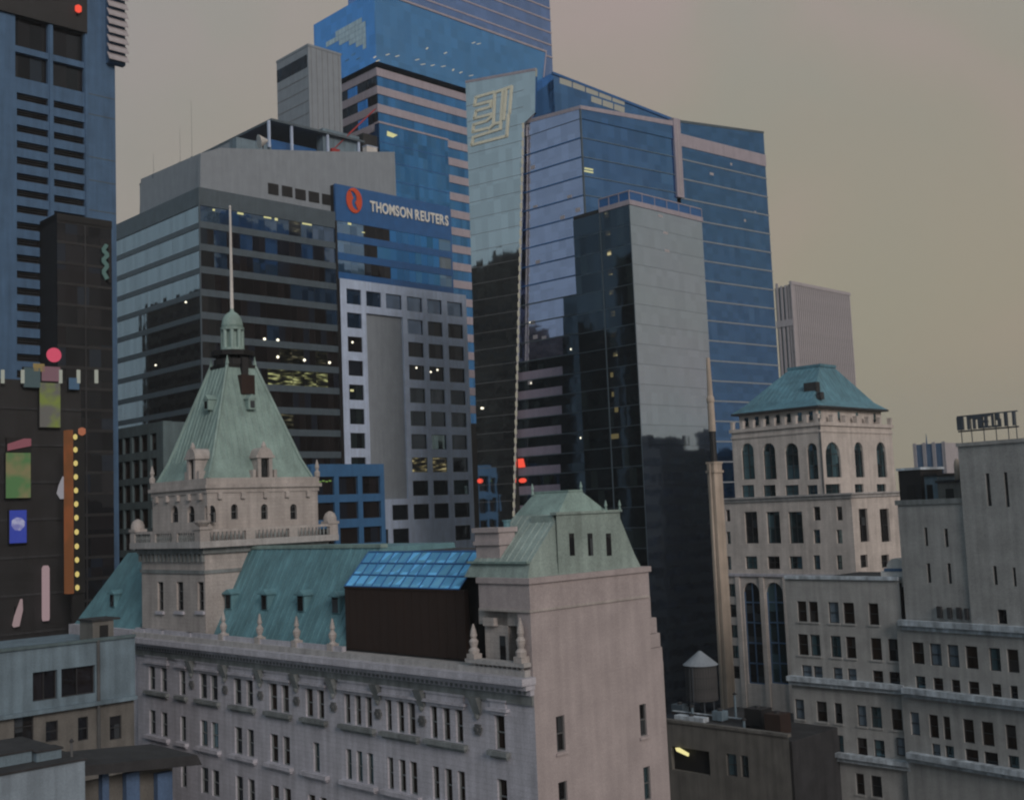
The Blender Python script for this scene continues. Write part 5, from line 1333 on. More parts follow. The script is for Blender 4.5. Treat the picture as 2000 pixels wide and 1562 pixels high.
# ================================================================== 9 grey brick buildings on the right
bdir = 45.5
_q = at(1545, 1335, 128)
_t = Frame(_q)
Q1 = Frame(_t.w(0, -26))
def build_brick():
    yA = Q1.B(1546, 1300)[0]; yB = Q1.B(1768, 1300)[0]
    T = thing('brick_walkup', 'grey brick building of paired dark windows below the white stone tower', 'building', Q1)
    B_ = lambda F_, x0, x1, y0, y1: (F_.B(x1, (y0+y1)/2)[0], F_.B(x0, (y0+y1)/2)[0], F_.B((x0+x1)/2, y1)[1], F_.B((x0+x1)/2, y0)[1])
    C = lambda x: 1500+x/3.38
    D = lambda y: 1100+y/3.38
    rows = [
        (250,388, [(195,255),(270,330),(400,468),(497,570),(665,730)]),
        (470,612, [(200,265),(280,345),(415,482),(515,580),(680,750),(795,872)]),
        (680,770, [(225,290),(302,360),(432,492),(527,585),(692,760),(800,880)]),
        (905,1040, [(180,240),(322,390),(440,490),(590,650),(680,750),(815,885)]),
        (1115,1240, [(190,245),(330,385),(450,500),(590,655),(700,770)]),
        (1345,1480, [(140,195),(235,285),(375,430),(580,635),(680,750)]),
    ]
    zt = Q1.B(1620, 1131)[1]
    holes = []
    for r, (a, b, xs) in enumerate(rows):
        for x0, x1 in xs:
            sl = (x0-225)*(.03 if r == 0 else .045 if r < 3 else .085)
            holes.append(B_(Q1, C(x0), C(x1), D(a+sl), D(b+sl)) + (r,))
    # straighten each storey: one sill and head height per row
    hh = []
    for r in range(len(rows)):
        g = [h for h in holes if h[4] == r]; z0 = sum(h[2] for h in g)/len(g); z1 = sum(h[3] for h in g)/len(g)
        hh += [(h[0], h[1], z0, z1, r) for h in g]
    part('brick_wall', wall_holes('B', 0, yB, yA, 20, zt, [h[:4] for h in hh], .35), M['brick'], T)
    rnd = random.Random(2)
    pale = {(0, 2), (2, 0), (2, 1), (2, 2), (2, 3), (3, 0), (3, 3), (4, 1)}
    cnt = {}
    for h in hh:
        k = cnt.get(h[4], 0); cnt[h[4]] = k+1
        window(T, 'B', 0, *h[:4], .28, G['winpale'] if (h[4], k) in pale else rnd.choice([G['winbrown']]*4+[G['win'], G['winteal']]), M['slate'], 0, 1, t=.06)
        s = MB(); s.fbox('B', 0, h[0]-.1, h[1]+.1, -.12, .02, h[2]-.16, h[2]-.01); part('window_sill', s, M['brick'], T)
    s = MB(); s.box(.4, 16, yB, yA-.01, 0, zt-.3); part('body', s, M['slate'], T)
    s = MB(); s.fbox('B', 0, yB, yA+.1, -.25, .5, zt, zt+.35); part('coping', s, M['ledge'], T)
    for px, py, hgt in ((1650,1334,.9), (1640,1474,.8)):
        z = Q1.B(px, py)[1]
        s = MB(); s.fbox('B', 0, yB, yA+.25, -.85, .02, z-.1, z+hgt*.45); s.fbox('B', 0, yB, yA+.12, -.5, .02, z-.55, z-.1); part('ledge', s, M['ledge'], T)
    s = MB(); s.box(0.01, 16, yA-.01, yA, 0, zt-.3); part('side_wall', s, M['brick'], T)
    # taller neighbour with stepped top
    Q2 = Frame(Vector(Q1.w(-.5, yB)) - Frame((0, 0), 53).b*26, 53)
    T = thing('brick_tower', 'tall plain grey brick building with slit windows and pale ledges at the right edge', 'building', Q2)
    yA2 = Q2.B(1766, 1250)[0]; yM = Q2.B(1880, 1000)[0]; yR = min(Q2.B(2080, 1300)[0], 0)
    zA = Q2.B(1800, 985)[1]; zM = Q2.B(1930, 868)[1]; zL = Q2.B(1880, 1222)[1]
    rows = [
        (520,668, [(955,1030),(1070,1145),(1187,1260),(1305,1385),(1462,1535),(1580,1655)], .075),
        (742,835, [(975,1040),(1092,1157),(1212,1270),(1325,1395),(1480,1540),(1600,1650)], .10),
        (985,1140, [(920,1000),(1065,1125),(1158,1205),(1290,1360),(1412,1490),(1570,1640)], .13),
        (1170,1290, [(845,905),(1085,1140),(1172,1230),(1305,1390),(1430,1520),(1590,1660)], .16),
    ]
    holes = []
    for r, (a, b, xs, sl) in enumerate(rows):
        g = [B_(Q2, C(x0), C(x1), D(a+sl*(x0-955)), D(b+sl*(x0-955))) for x0, x1 in xs]
        z0 = sum(h[2] for h in g)/len(g); z1 = sum(h[3] for h in g)/len(g)
        holes += [(h[0], h[1], z0, z1) for h in g]
    part('brick_wall', wall_holes('B', 0, yR, yA2, 20, zL, holes, .35), M['brick'], T)
    rnd3 = random.Random(21)
    for h in holes: window(T, 'B', 0, *h, .28, rnd3.choice([G['winbrown']]*5+[G['win'], G['winpale'], G['winteal']]), M['slate'], 0, 1, t=.06)
    sl = [(1803,1809,1030,1066), (1842,1849,1032,1068), (1808,1815,1100,1138), (1848,1855,1100,1140)]
    part('plain_wall', wall_holes('B', .25, yM, yA2-.2, zL, zA, [B_(Q2, *q) for q in sl], .3), M['brick'], T)
    for q in sl: window(T, 'B', .25, *B_(Q2, *q), .22, G['win'])
    s2 = [(1926,1934,924,988), (1962,1969,922,990), (1940,1947,1105,1142), (1978,1984,1108,1145), (1948,1966,1190,1218)]
    part('plain_wall', wall_holes('B', .05, yR, yM, zL, zM, [B_(Q2, *q) for q in s2], .3), M['brick'], T)
    for q in s2: window(T, 'B', .05, *B_(Q2, *q), .22, G['win'])
    for q in ((1830,1838,1184,1206), (1850,1857,1186,1208), (1868,1876,1186,1208), (1884,1890,1188,1210)):
        h = B_(Q2, *q); s = MB(); s.fbox('B', 0, h[0], h[1], -.05, .3, h[2], h[3]); part('vent', s, M['slate'], T)
    s = MB(); s.box(.6, 14, yM, yA2-.2, 0, zA-.1); s.box(.5, 14, yR, yM, 0, zM-.1); part('body', s, M['brick'], T)
    s = MB(); s.fbox('B', 0, yM, yA2, .1, 1, zA, zA+.5); part('coping', s, M['facade_dark'], T)
    s = MB(); s.fbox('B', 0, yR, yM+.1, -.1, 1, zM, zM+.35); part('coping', s, M['brick'], T)
    for px, py in ((1900,1364), (1880,1492)):
        z = Q2.B(px, py)[1]; s = MB(); s.fbox('B', 0, yR, yA2+.2, -.85, .02, z-.1, z+.45); s.fbox('B', 0, yR, yA2+.1, -.5, .02, z-.5, z-.1); part('ledge', s, M['ledge'], T)
    s = MB(); s.fbox('B', 0, yR, yA2+.2, -.6, .05, zL-.25, zL+.3); s.fbox('B', 0, yR, yA2, -.25, .05, zL-.7, zL-.25); part('ledge', s, M['ledge'], T)
    # roof ornaments on the step
    # roof sign on a frame
    off = 3.0
    z0, z1 = Q2.B(1930, 835, off)[1], Q2.B(1930, 809, off)[1]
    sg = thing('roof_sign', 'dark unlit roof sign letters on thin iron legs against the sky at right edge', 'sign', Q2)
    U = lambda px: Q2.B(px, 822, off)[0]
    def bar(m, p0, p1, za=0., zb=1.): m.fbox('B', off, U(p1), U(p0), 0, .25, z0+(z1-z0)*za, z0+(z1-z0)*zb)
    shapes = [[(1868,1880,0,1)], [(1888,1892,0,1),(1892,1897,.78,1)], [(1899,1903,0,1),(1903,1909,.7,1),(1909,1913,0,1)],
              [(1913,1933,0,.14),(1913,1917,0,1),(1917,1933,.86,1),(1917,1928,.42,.58),(1922,1927,.1,.9)], [(1936,1939,0,1),(1939,1949,0,.14)], [(1945,1951,.5,1),(1948,1953,0,.6)], [(1961,1966,0,1)], [(1977,1981,0,1)]]
    for sh in shapes:
        m = MB()
        for p0, p1, a, b in sh: bar(m, p0, p1, a, b)
        part('letter', m, M['iron'], sg)
    m = MB(); m.fbox('B', off, U(1985), U(1866), .3, .42, z0-.2, z0-.05); m.fbox('B', off, U(1985), U(1866), .3, .42, z1+.02, z1+.14)
    for px in (1872, 1892, 1916, 1940, 1964, 1980): m.tube((off+.36, U(px), zM-.2), (off+.36, U(px), z1+.1), .05, 5)
    part('sign_frame', m, M['iron'], sg)
    # rooftop clutter between the white tower and the brick tower
    for lab, px0, px1, yt, yb, dd, mat, nm, cat in (
        ('dark roof bulkhead right of the white stone tower', 1757, 1800, 918, 966, 3.0, 'dark', 'roof_bulkhead', 'bulkhead'),
        ('bluish roof shed between two dark bulkheads', 1800, 1832, 930, 975, 3.6, 'lowwall', 'roof_shed', 'shed'),
        ('brown roof bulkhead against the tall brick wall', 1832, 1876, 942, 980, 2.6, 'winb', 'roof_bulkhead', 'bulkhead')):
        y0, y1 = Q2.B(px1, 960, dd)[0], Q2.B(px0, 960, dd)[0]
        zt_, zb_ = Q2.B((px0+px1)/2, yt, dd)[1], zA
        r_ = thing(nm, lab, cat, loc=(*Q2.w(dd, (y0+y1)/2), zA), rot=Q2.rz)
        h_ = (y1-y0)/2
        m = MB(); m.box(0, 4, -h_, h_, -.3, zt_-zb_); part('wall', m, M['lowwall'] if mat == 'lowwall' else M['lowwall2'] if mat == 'winb' else M['dark'], r_)
        m = MB(); m.box(-.15, 4.15, -h_-.15, h_+.15, zt_-zb_, zt_-zb_+.25); part('roof', m, M['ledge'] if mat == 'dark' else M['slate'], r_)
        m = MB(); m.box(-.05, .02, -h_*.4, h_*.3, 0, min(2.0, (zt_-zb_)*.7)); part('door', m, M['black'], r_)
    # pale rounded tank
    y = Q2.B(1870, 918, 4.5)[0]; zb_, zt_ = Q2.B(1870, 942, 4.5)[1], Q2.B(1870, 895, 4.5)[1]; r_ = abs(Q2.B(1876, 918, 4.5)[0]-y)*.95
    tk = thing('pale_roof_tank', 'small cream upright tank with rounded top beside the tall brick wall', 'tank', loc=(*Q2.w(4.5, y), zb_), rot=0)
    m = MB(); h = zt_-zb_; m.lathe(0, 0, [(r_, 0), (r_, h*.7), (r_*.85, h*.86), (r_*.5, h*.97), (.05, h)], 14); part('drum', m, M['stack'], tk, smooth=True)
    m = MB(); m.lathe(0, 0, [(r_*1.05, -.6), (r_*1.05, 0)], 12); part('base', m, M['slate'], tk)
build_brick()

def build_capsule():
    y0, y1 = Q1.B(1766, 1112, .4)[0], Q1.B(1718, 1112, .4)[0]
    zb = Q1.B(1742, 1134, .4)[1]; zt = Q1.B(1742, 1090, .4)[1]; h = zt-zb
    T = thing('covered_roof_unit', 'white roof unit with a rounded cover and blue stripe on the paired window building', 'roof unit', loc=(*Q1.w(.6, (y0+y1)/2), zb), rot=Q1.rz)
    w = (y1-y0)/2
    m = MB(); m.box(0, 2.2, -w, w, -.6, h*.42); part('box', m, M['white'], T)
    m = MB(); m.box(-.1, 2.3, -w*.95, w*.7, h*.42, h*.55); part('stripe', m, M['bluecon'], T)
    m = MB(); pts = [(-w, h*.55)] + [(-w+ (2*w*.75)*(1-math.cos(t*math.pi/10))/2, h*.55+h*.45*math.sin(t*math.pi/10)) for t in range(1, 10)] + [(w*.5, h*.55)]
    m.slab('B', 0, pts, 0, 2.2); part('cover', m, M['white'], T)
build_capsule()

# ================================================================== 10 low roofs at lower right, water tank
def build_lowright():
    K = Frame(_t.w(1.5, .4))
    K = Frame(at(1532, 1440, 118))
    T = thing('low_brown_building', 'low brown grey building with a lit dark doorway right of the pink end wall', 'building', K)
    yl = K.B(1290, 1440)[0]; zt = K.B(1420, 1424)[1]
    B_ = lambda x0, x1, y0, y1: (K.B(x1, (y0+y1)/2)[0], K.B(x0, (y0+y1)/2)[0], K.B((x0+x1)/2, y1)[1], K.B((x0+x1)/2, y0)[1])
    hs = [B_(1312, 1386, 1462, 1508), B_(1419, 1439, 1472, 1515), B_(1447, 1462, 1475, 1518)]
    part('wall', wall_holes('B', 0, -.5, yl, 10, zt, hs, .5), M['lowwall2'], T)
    s = MB(); s.box(.5, 14, -.5, yl, 0, zt-.5); part('roof', s, M['slate'], T)
    s = MB(); s.fbox('B', 0, hs[0][0], hs[0][1], .46, .6, hs[0][2], hs[0][3]); part('dark_doorway', s, M['black'], T)
    for h in hs[1:]: window(T, 'B', 0, *h, .35, G['winteal'], M['slate'], 0, 1)
    u, z = K.B(1334, 1466); s = MB(); s.slab('B', 0, [(u+.85, z+.28), (u+.7, z-.05), (u-.8, z-.42), (u-.85, z-.12), (u+.4, z+.33)], -.25, -.05); part('doorway_lamp', s, glow('doorway_lamp', (.95, .85, .38), .75), T)
    s = MB(); s.fbox('B', 0, -.5, yl, -.15, .5, zt, zt+.3); part('parapet', s, M['lowwall2'], T)
    # roof clutter: ducts and units, each its own thing
    for lab, px, py, dd, w, h, dpt, mat in (
        ('long pale duct lying across the dark low roof', 1345, 1404, 3, 4.0, .5, 1.0, 'ledge'),
        ('grey roof unit in the middle of the dark low roof', 1400, 1392, 5, 1.3, 1.0, 1.2, 'lowwall'),
        ('dark roof unit beside the white tower foot', 1470, 1388, 4, 2.2, 1.9, 2.0, 'dark'),
        ('low grey roof unit at the left of the dark roof', 1322, 1385, 7, 1.6, .8, 1.2, 'spandrel'),
        ('brown roof shed at the right end of the low roof', 1508, 1405, 2, 1.9, 2.0, 2.0, 'brown')):
        y = K.B(px, py, dd)[0]
        t = thing('roof_unit', lab, 'roof unit', loc=(*K.w(dd, y), zt-.5), rot=K.rz, group='units on the dark low roof')
        m = MB(); m.box(0, dpt, -w/2, w/2, .15, .15+h); part('casing', m, M[mat], t)
        m = MB(); m.box(.05, dpt-.05, -w/2+.1, -w/2+.3, 0, .15); m.box(.05, dpt-.05, w/2-.3, w/2-.1, 0, .15); part('feet', m, M['slate'], t)
        m = MB(); m.lathe(dpt/2, 0, [(.3, .15+h), (.3, .35+h), (.22, .4+h)], 10); part('fan_cowl', m, M['slate'], t)
    for lab, px, py, dd, hh, r_ in (('tallest thin vent pipe on the dark low roof', 1436, 1380, 8, 2.6, .14), ('short vent pipe left on the dark low roof', 1352, 1388, 6, 1.1, .16), ('short vent pipe right on the dark low roof', 1452, 1398, 3, 1.0, .16)):
        y = K.B(px, py, dd)[0]
        t = thing('vent_pipe', lab, 'pipe', loc=(*K.w(dd, y), zt-.5), rot=K.rz, group='vent pipes on the dark low roof')
        m = MB(); m.lathe(0, 0, [(r_, 0), (r_, hh)], 8); part('pipe', m, M['lowwall'], t)
        m = MB(); m.lathe(0, 0, [(r_*1.8, hh), (r_*1.8, hh+.1), (.03, hh+.3)], 8); part('cap', m, M['slate'], t)
    y0, y1 = K.B(1520, 1400, 6)[0], K.B(1310, 1392, 6)[0]
    t = thing('roof_pipe_run', 'thin pale pipe run crossing the dark low roof', 'pipe', loc=(*K.w(6.4, y0), zt-.5), rot=K.rz)
    m = MB(); m.tube((0, 0, .35), (0, y1-y0, .35), .09, 6); m.tube((.35, 0, .3), (.35, y1-y0, .3), .07, 6); part('pipes', m, M['ledge'], t)
    m = MB()
    for k in range(7): m.box(-.15, .5, (y1-y0)*k/6-.08, (y1-y0)*k/6+.08, 0, .26)
    part('supports', m, M['slate'], t)
    # water tank
    dd = 9
    y = K.B(1371, 1350, dd)[0]; zb = K.B(1371, 1345, dd)[1]; zt2 = K.B(1371, 1297, dd)[1]; zc = K.B(1366, 1271, dd)[1]; r = abs(K.B(1404, 1310, dd)[0]-K.B(1336, 1310, dd)[0])/2*.74
    t = thing('water_tank', 'dark wooden water tank with a pale cone roof left of the white tower foot', 'water tank', loc=(*K.w(dd, y), zt-.5), rot=K.rz)
    b0 = max(.8, zb-(zt-.5)-1.2)
    m = MB(); zb = zt-.5+b0; m.lathe(0, 0, [(r*.97, b0), (r*.95, zt2-zb+b0)], 24); part('drum', m, M['wood'], t)
    stv = MB().box(-.02, .05, -.13, .13, b0, zt2-zb+b0-.02).mesh('stave', M['wood'])
    n = 36
    for k in range(n):
        a = 2*math.pi*k/n; obj('stave', stv, t, (r*.965*math.cos(a), r*.965*math.sin(a), 0), a)
    for k in range(4):
        zz = b0+.2+(zt2-zb-.4)*k/3; m = MB(); m.lathe(0, 0, [(r*1.01, zz), (r*1.01, zz+.06)], 24); part('hoop', m, M['slate'], t)
    m = MB(); m.lathe(0, 0, [(r*1.1, zt2-zb+b0-.06), (r*1.12, zt2-zb+b0), (r*.1, zc-zb+b0), (.02, zc-zb+b0+.05)], 20); part('cone_roof', m, M['panel_grey'], t)
    m = MB()
    for k in range(4):
        a = math.pi/4+k*math.pi/2; m.tube((r*.7*math.cos(a), r*.7*math.sin(a), 0), (r*.7*math.cos(a), r*.7*math.sin(a), b0), .1, 5)
    part('stand', m, M['iron'], t)
    m = MB()
    for sx in (-.22, .22): m.tube((-r*1.06, sx, 0), (-r*1.02, sx, zt2-zb+b0), .04, 4)
    k = .3
    while k < zt2-zb+b0: m.tube((-r*1.05, -.22, k), (-r*1.05, .22, k), .03, 4); k += .35
    part('ladder', m, M['iron'], t)
build_lowright()

# ================================================================== 11 low buildings at lower left
def build_lowleft():
    K = Frame(at(265, 1400, 92))
    T = thing('low_rendered_building', 'low blue grey rendered building with two black openings at lower left', 'building', K)
    zt = K.A(150, 1256)[1]; xl = K.A(-150, 1400)[0]
    A_ = lambda x0, x1, y0, y1: (K.A(x0, (y0+y1)/2)[0], K.A(x1, (y0+y1)/2)[0], K.A((x0+x1)/2, y1)[1], K.A((x0+x1)/2, y0)[1])
    hs = [A_(64, 112, 1308, 1364), A_(120, 186, 1304, 1360)]
    z = sum(h[2] for h in hs)/2; z1 = sum(h[3] for h in hs)/2; hs = [(h[0], h[1], z, z1) for h in hs]
    zl = K.A(150, 1374)[1]
    part('wall', wall_holes('A', 0, xl, 0, zl, zt, hs, .5), M['lowwall'], T)
    for h in hs: window(T, 'A', 0, *h, .4, G['office'], M['slate'], 1, 0, t=.06)
    s = MB(); s.box(xl, -.01, .5, 12, 0, zt-.3); part('body', s, M['lowwall'], T)
    s = MB(); s.fbox('A', 0, xl, 0, -.2, .5, zt, zt+.2); part('coping', s, M['grid_low'], T)
    u = K.A(191, 1310)[0]; s = MB(); s.tube((u, -.12, zl-4), (u, -.12, zt+.1), .13, 8); part('drain_pipe', s, M['trim_dark'], T)
    s = MB(); s.fbox('A', 0, xl, 0, -.35, .5, zl-.3, zl); part('ledge', s, M['lowwall'], T)
    hs2 = [A_(30, 68, 1380, 1460), A_(92, 116, 1408, 1448), A_(155, 175, 1400, 1446), A_(217, 240, 1398, 1444)]
    part('lower_wall', wall_holes('A', .25, xl, 0, 15, zl-.3, hs2, .3), M['lowwall2'], T)
    for i, h in enumerate(hs2): window(T, 'A', .25, *h, .2, G['win'], M['slate'], 0, 1, t=.06)
    # hut on the roof
    y0 = 3.0; x0, x1 = K.A(181, 1235, y0)[0], K.A(222, 1235, y0)[0]; zh = K.A(200, 1208, y0)[1]
    t = thing('roof_hut', 'small dark hut on the blue grey roof below the far green mansard', 'hut', loc=(*K.w((x0+x1)/2, y0), zt-.3), rot=K.rz)
    w = (x1-x0)/2; h = zh-(zt-.3)
    m = MB(); m.box(-w, w, 0, 2.4, 0, h-.15); part('wall', m, M['lowwall2'], t)
    m = MB(); m.box(-w-.15, w+.5, -.15, 2.55, h-.15, h); part('roof', m, M['slate'], t)
    m = MB(); m.box(-.3, .4, -.04, .02, 0, h*.7); part('door', m, M['black'], t)
    # nearer flat roof with canopy and pillars
    N_ = Frame(at(166, 1520, 66))
    T = thing('flat_roof_pavilion', 'nearest flat roofed structure with pale wall and dark canopy at bottom left', 'building', N_)
    zt = N_.A(120, 1492)[1]; xl = N_.A(-150, 1520)[0]
    s = MB(); s.box(xl, 0, 0, 5, 0, zt); part('wall', s, M['lowpale'], T)
    s = MB(); s.box(xl, .1, -.1, 5, zt, zt+.12); s.box(xl, -.4, 3, 8, zt+.12, zt+.5); part('roof', s, M['slate'], T)
    xc = N_.A(382, 1500, 1)[0]
    zc0, zc1 = N_.A(270, 1494, 0)[1], N_.A(270, 1477, 0)[1]
    s = MB(); s.hexa([(.11,.2,zc0-.05),(xc,.2,zc0-.75),(xc,6,zc0-.75),(.11,6,zc0-.05)], [(.11,.2,zc1),(xc-.3,.2,zc1-.6),(xc-.3,6,zc1-.6),(.11,6,zc1)]); part('canopy', s, M['slate'], T, label='dark sloping canopy')
    s = MB(); s.box(.05, xc-.9, 2.2, 2.4, 0, zc0-.8); part('back_wall', s, M['lowwall2'], T)
    for a, b, m_ in ((200, 213, 'bluecon'), (247, 273, 'lowwall'), (308, 337, 'lowwall')):
        x0, x1 = N_.A(a, 1530, 1.6)[0], N_.A(b, 1530, 1.6)[0]
        s = MB(); s.box(x0, x1, 1.6, 2.1, 0, N_.A((a+b)/2, 1508, 1.6)[1]); part('pillar', s, M['bluepillar'] if 'bluepillar' in M else M[m_], T)
def build_roof_small():
    N_ = Frame(at(166, 1520, 66)); zt = N_.A(120, 1492)[1]
    for lab, px, py, y0, w, h in (('square roof hatch on the nearest flat roof at bottom left', 96, 1478, 1.2, .7, .5), ('low roof fan box at the far left of the nearest flat roof', 30, 1484, 1.6, .9, .6)):
        x = N_.A(px, py, y0)[0]
        t = thing('roof_unit', lab, 'roof unit', loc=(*N_.w(x, y0), zt+.12), rot=N_.rz)
        m = MB(); m.box(-w, w, 0, 1.1, 0, h); part('casing', m, M['lowwall'], t)
        m = MB(); m.box(-w-.08, w+.08, -.08, 1.18, h, h+.1); part('lid', m, M['slate'], t)
    x = N_.A(140, 1485, 1.0)[0]
    t = thing('vent_pipe', 'single thin vent pipe on the nearest flat roof at bottom left', 'pipe', loc=(*N_.w(x, 1.0), zt+.12), rot=N_.rz)
    m = MB(); m.lathe(0, 0, [(.07, 0), (.07, .8)], 8); part('pipe', m, M['trim_dark'], t)
    m = MB(); m.lathe(0, 0, [(.13, .8), (.13, .88), (.02, 1.0)], 8); part('cap', m, M['slate'], t)
build_roof_small()
M['bluepillar'] = stone('blue_pillar_paint', (.09, .155, .28), var=.12)
build_lowleft()

# ================================================================== 12 left tower, added black block, lit signs
LT = Frame(at(226, 300, 150))
def build_left():
    T = thing('louvred_concrete_tower', 'tall blue concrete tower with two columns of dark louvre slots at left edge', 'skyscraper', LT)
    xl = LT.A(-160, 300)[0]; xr = 0.0
    col = [(LT.A(33, 440)[0], LT.A(95, 440)[0]), (LT.A(106, 440)[0], LT.A(166, 440)[0])]
    z_a = LT.A(64, 187)[1]; z_b = LT.A(64, 692)[1]; n = 17; p = (z_a-z_b)/(n-1)
    holes = []
    for c in col:
        for i in range(n+3): holes.append((c[0], c[1], z_a-p*i-.95, z_a-p*i))
    zq = LT.A(60, 157)[1]; zq1 = LT.A(60, 108)[1]; zq2 = LT.A(60, 96)[1]
    for c in col: holes += [(c[0]-.2, c[1], zq, zq1), (c[0]-.2, c[1], zq2, zq2+9)]
    ztop = zq2 + 26
    part('front_wall', wall_holes('A', 0, xl, xr, 0, ztop, holes, .7), M['bluecon'], T)
    s = MB(); s.box(xl, xr-.01, .7, 22, 0, ztop-.1); part('body', s, M['dark'], T)
    s = MB(); s.box(xr-.01, xr, .001, 22, 0, ztop-.1); part('side_wall', s, M['bluecon'], T)
    for h in holes:
        if h[3]-h[2] > 2: window(T, 'A', 0, *h, .6, G['office'], name='opening_glass')
        else:
            m = MB()
            for k in range(3): m.hexa([(h[0], .25, h[2]+.08+k*.3), (h[1], .25, h[2]+.08+k*.3), (h[1], .6, h[2]+.25+k*.3), (h[0], .6, h[2]+.25+k*.3)],
                                      [(h[0], .25, h[2]+.12+k*.3), (h[1], .25, h[2]+.12+k*.3), (h[1], .6, h[2]+.29+k*.3), (h[0], .6, h[2]+.29+k*.3)])
            part('louvre', m, M['slate'], T)
    for py in (183, 222, 305, 350, 408):
        z = LT.A(195, py+5)[1]; s = MB(); s.fbox('A', 0, col[1][1]+.4, xr, -.02, .02, z-.06, z+.06); part('panel_joint', s, M['spandrel'], T)
    for c in (xl+5, col[0][1]+.35, col[1][1]+.3):
        s = MB(); s.fbox('A', 0, c-.22, c+.22, -.18, .01, 0, zq2+9); part('pilaster', s, M['bluecon'], T)
    # dark plant floor at the very top and its stack of blades
    s = MB(); s.fbox('A', 0, xl, LT.A(168, 60)[0], -.4, .5, LT.A(150, 62)[1], ztop); part('plant_floor', s, M['dark'], T)
    u0, u1 = LT.A(206, 70)[0], LT.A(236, 70)[0]
    s = MB(); s.box(u0, u1+.2, -.9, -.02, LT.A(220, 128)[1], ztop); part('blade_bay', s, M['bluecon'], T)
    for k in range(8):
        z = LT.A(220, 125-k*17)[1]; s = MB(); s.hexa([(u0-.2,-1.5,z),(u1+.4,-1.5,z),(u1+.4,-.9,z+.9),(u0-.2,-.9,z+.9)], [(u0-.2,-1.5,z+.25),(u1+.4,-1.5,z+.25),(u1+.4,-.9,z+1.15),(u0-.2,-.9,z+1.15)]); part('blade', s, M['farstone'], T)
    u, z = LT.A(152, 19, -.6); t = thing('red_beacon', 'red beacon lamp on the dark plant floor at the top left', 'lamp', loc=(*LT.w(u, -.75), z), rot=LT.rz)
    m = MB(); m.lathe(0, 0, [(.1, -.5), (.42, -.25), (.42, .35), (.15, .55)], 10); part('globe', m, G['red'], t)
    m = MB(); m.box(-.15, .15, 0, .4, -.7, -.5); part('bracket', m, M['black'], t)
    # added black block in front, standing for dark reflections and shade
    K = Frame(at(219, 600, 144))
    D_ = thing('dark_shade_block', 'added black block standing for dark reflections and shade between the louvred tower and the striped office corner', 'building', K)
    x0 = K.A(112, 600)[0]; zt = K.A(190, 428)[1]
    s = MB(); s.box(x0, 0, .15, 6, 0, zt-.05); part('core', s, M['black'], D_)
    for i in range(30):
        z = zt-1-2.6*i
        if z < 5: break
        s = MB(); s.fbox('A', 0, x0, 0, 0, .15, z-2.4, z-.15); part('glass_band', s, G['office'], D_)
        s = MB(); s.fbox('A', 0, x0, 0, -.05, .15, z-.15, z+.2); part('floor_line', s, M['dark'], D_)
    s = MB(); s.box(x0, .05, -.05, 6, zt-1, zt); part('parapet', s, M['black'], D_)
    s = MB(); s.fbox('A', 0, -3.6, -3.4, -.08, .1, 5, zt-1); part('mullion', s, M['slate'], D_)
    # curly green sign on the edge
    u, z = K.A(207, 513, -.3)
    t = thing('green_script_sign', 'pale green curly blade sign on the added black block edge', 'sign', loc=(*K.w(u, -.3), z), rot=K.rz)
    m = MB(); pts = [(.1, 2.3), (-.35, 1.6), (.25, 1.0), (-.4, .3), (.2, -.4), (-.35, -1.2), (.15, -2.1)]
    for a, b in zip(pts[:-1], pts[1:]): m.tube((a[0], 0, a[1]), (b[0], 0, b[1]), .26, 6)
    part('script', m, glow('green_sign', (.13, .22, .20), .4), t)
    m = MB(); m.box(.3, .6, -.05, .3, -2.5, 2.5); part('bracket', m, M['black'], t)
    # dark theatre block carrying the lit signs
    Tb = Frame(at(160, 1000, 128))
    B = thing('dark_sign_block', 'black street block carrying lit signs at lower left', 'building', Tb)
    x0 = Tb.A(-160, 1000)[0]; zt = Tb.A(60, 742)[1]
    s = MB(); s.box(x0, 0, .1, 3.0, 0, zt); part('wall', s, M['dark'], B)
    for i in range(7):
        z = zt-3-4*i; s = MB(); s.fbox('A', 0, x0, 0, -.03, .11, z-.25, z); part('floor_line', s, M['slate'], B)
    def sign(lab, cat, name, px0, px1, py0, py1, mat, rim=True, shape=None, off=-.6, group=None):
        u0, u1 = Tb.A(px0, (py0+py1)/2, off)[0], Tb.A(px1, (py0+py1)/2, off)[0]; z0, z1 = Tb.A((px0+px1)/2, py1, off)[1], Tb.A((px0+px1)/2, py0, off)[1]
        grp = {'slim_light': 'slim white lights in a row', 'lit_screen': 'lit street screens', 'light_tube': 'pale pink light tubes'}.get(name)
        t = thing(name, lab, cat, loc=(*Tb.w((u0+u1)/2, off), (z0+z1)/2), rot=Tb.rz, group=grp)
        w, h = (u1-u0)/2, (z1-z0)/2
        m = MB()
        if shape == 'round': m.slab('A', 0, [(w*math.cos(k*math.pi/10), h*math.sin(k*math.pi/10)) for k in range(20)], 0, .2)
        elif shape: m.slab('A', 0, [(a*w, b*h) for a, b in shape], 0, .2)
        else: m.box(-w, w, 0, .2, -h, h)
        part('lit_face', m, mat, t)
        m = MB()
        if rim: m.box(-w-.08, w+.08, .2, .5, -h-.08, h+.08)
        else: m.box(-w*.3, w*.3, .2, .5, -h*.5, h*.5)
        part('housing', m, M['black'], t)
        return t
    sc_a = glow('screen_green', (.30, .36, .10), 0.35, col2=(.22, .21, .19), scale=.45)
    sc_b = glow('screen_olive', (.28, .25, .13), 0.43, col2=(.12, .24, .10), scale=.4)
    sign('tall lit green and cream screen under the pink round sign', 'screen', 'lit_screen', 79, 118, 748, 834, sc_a)
    sign('pink lit strip above the tall green screen', 'sign', 'lit_sign', 83, 118, 716, 744, glow('pink_strip', (.30, .17, .20), 0.39))
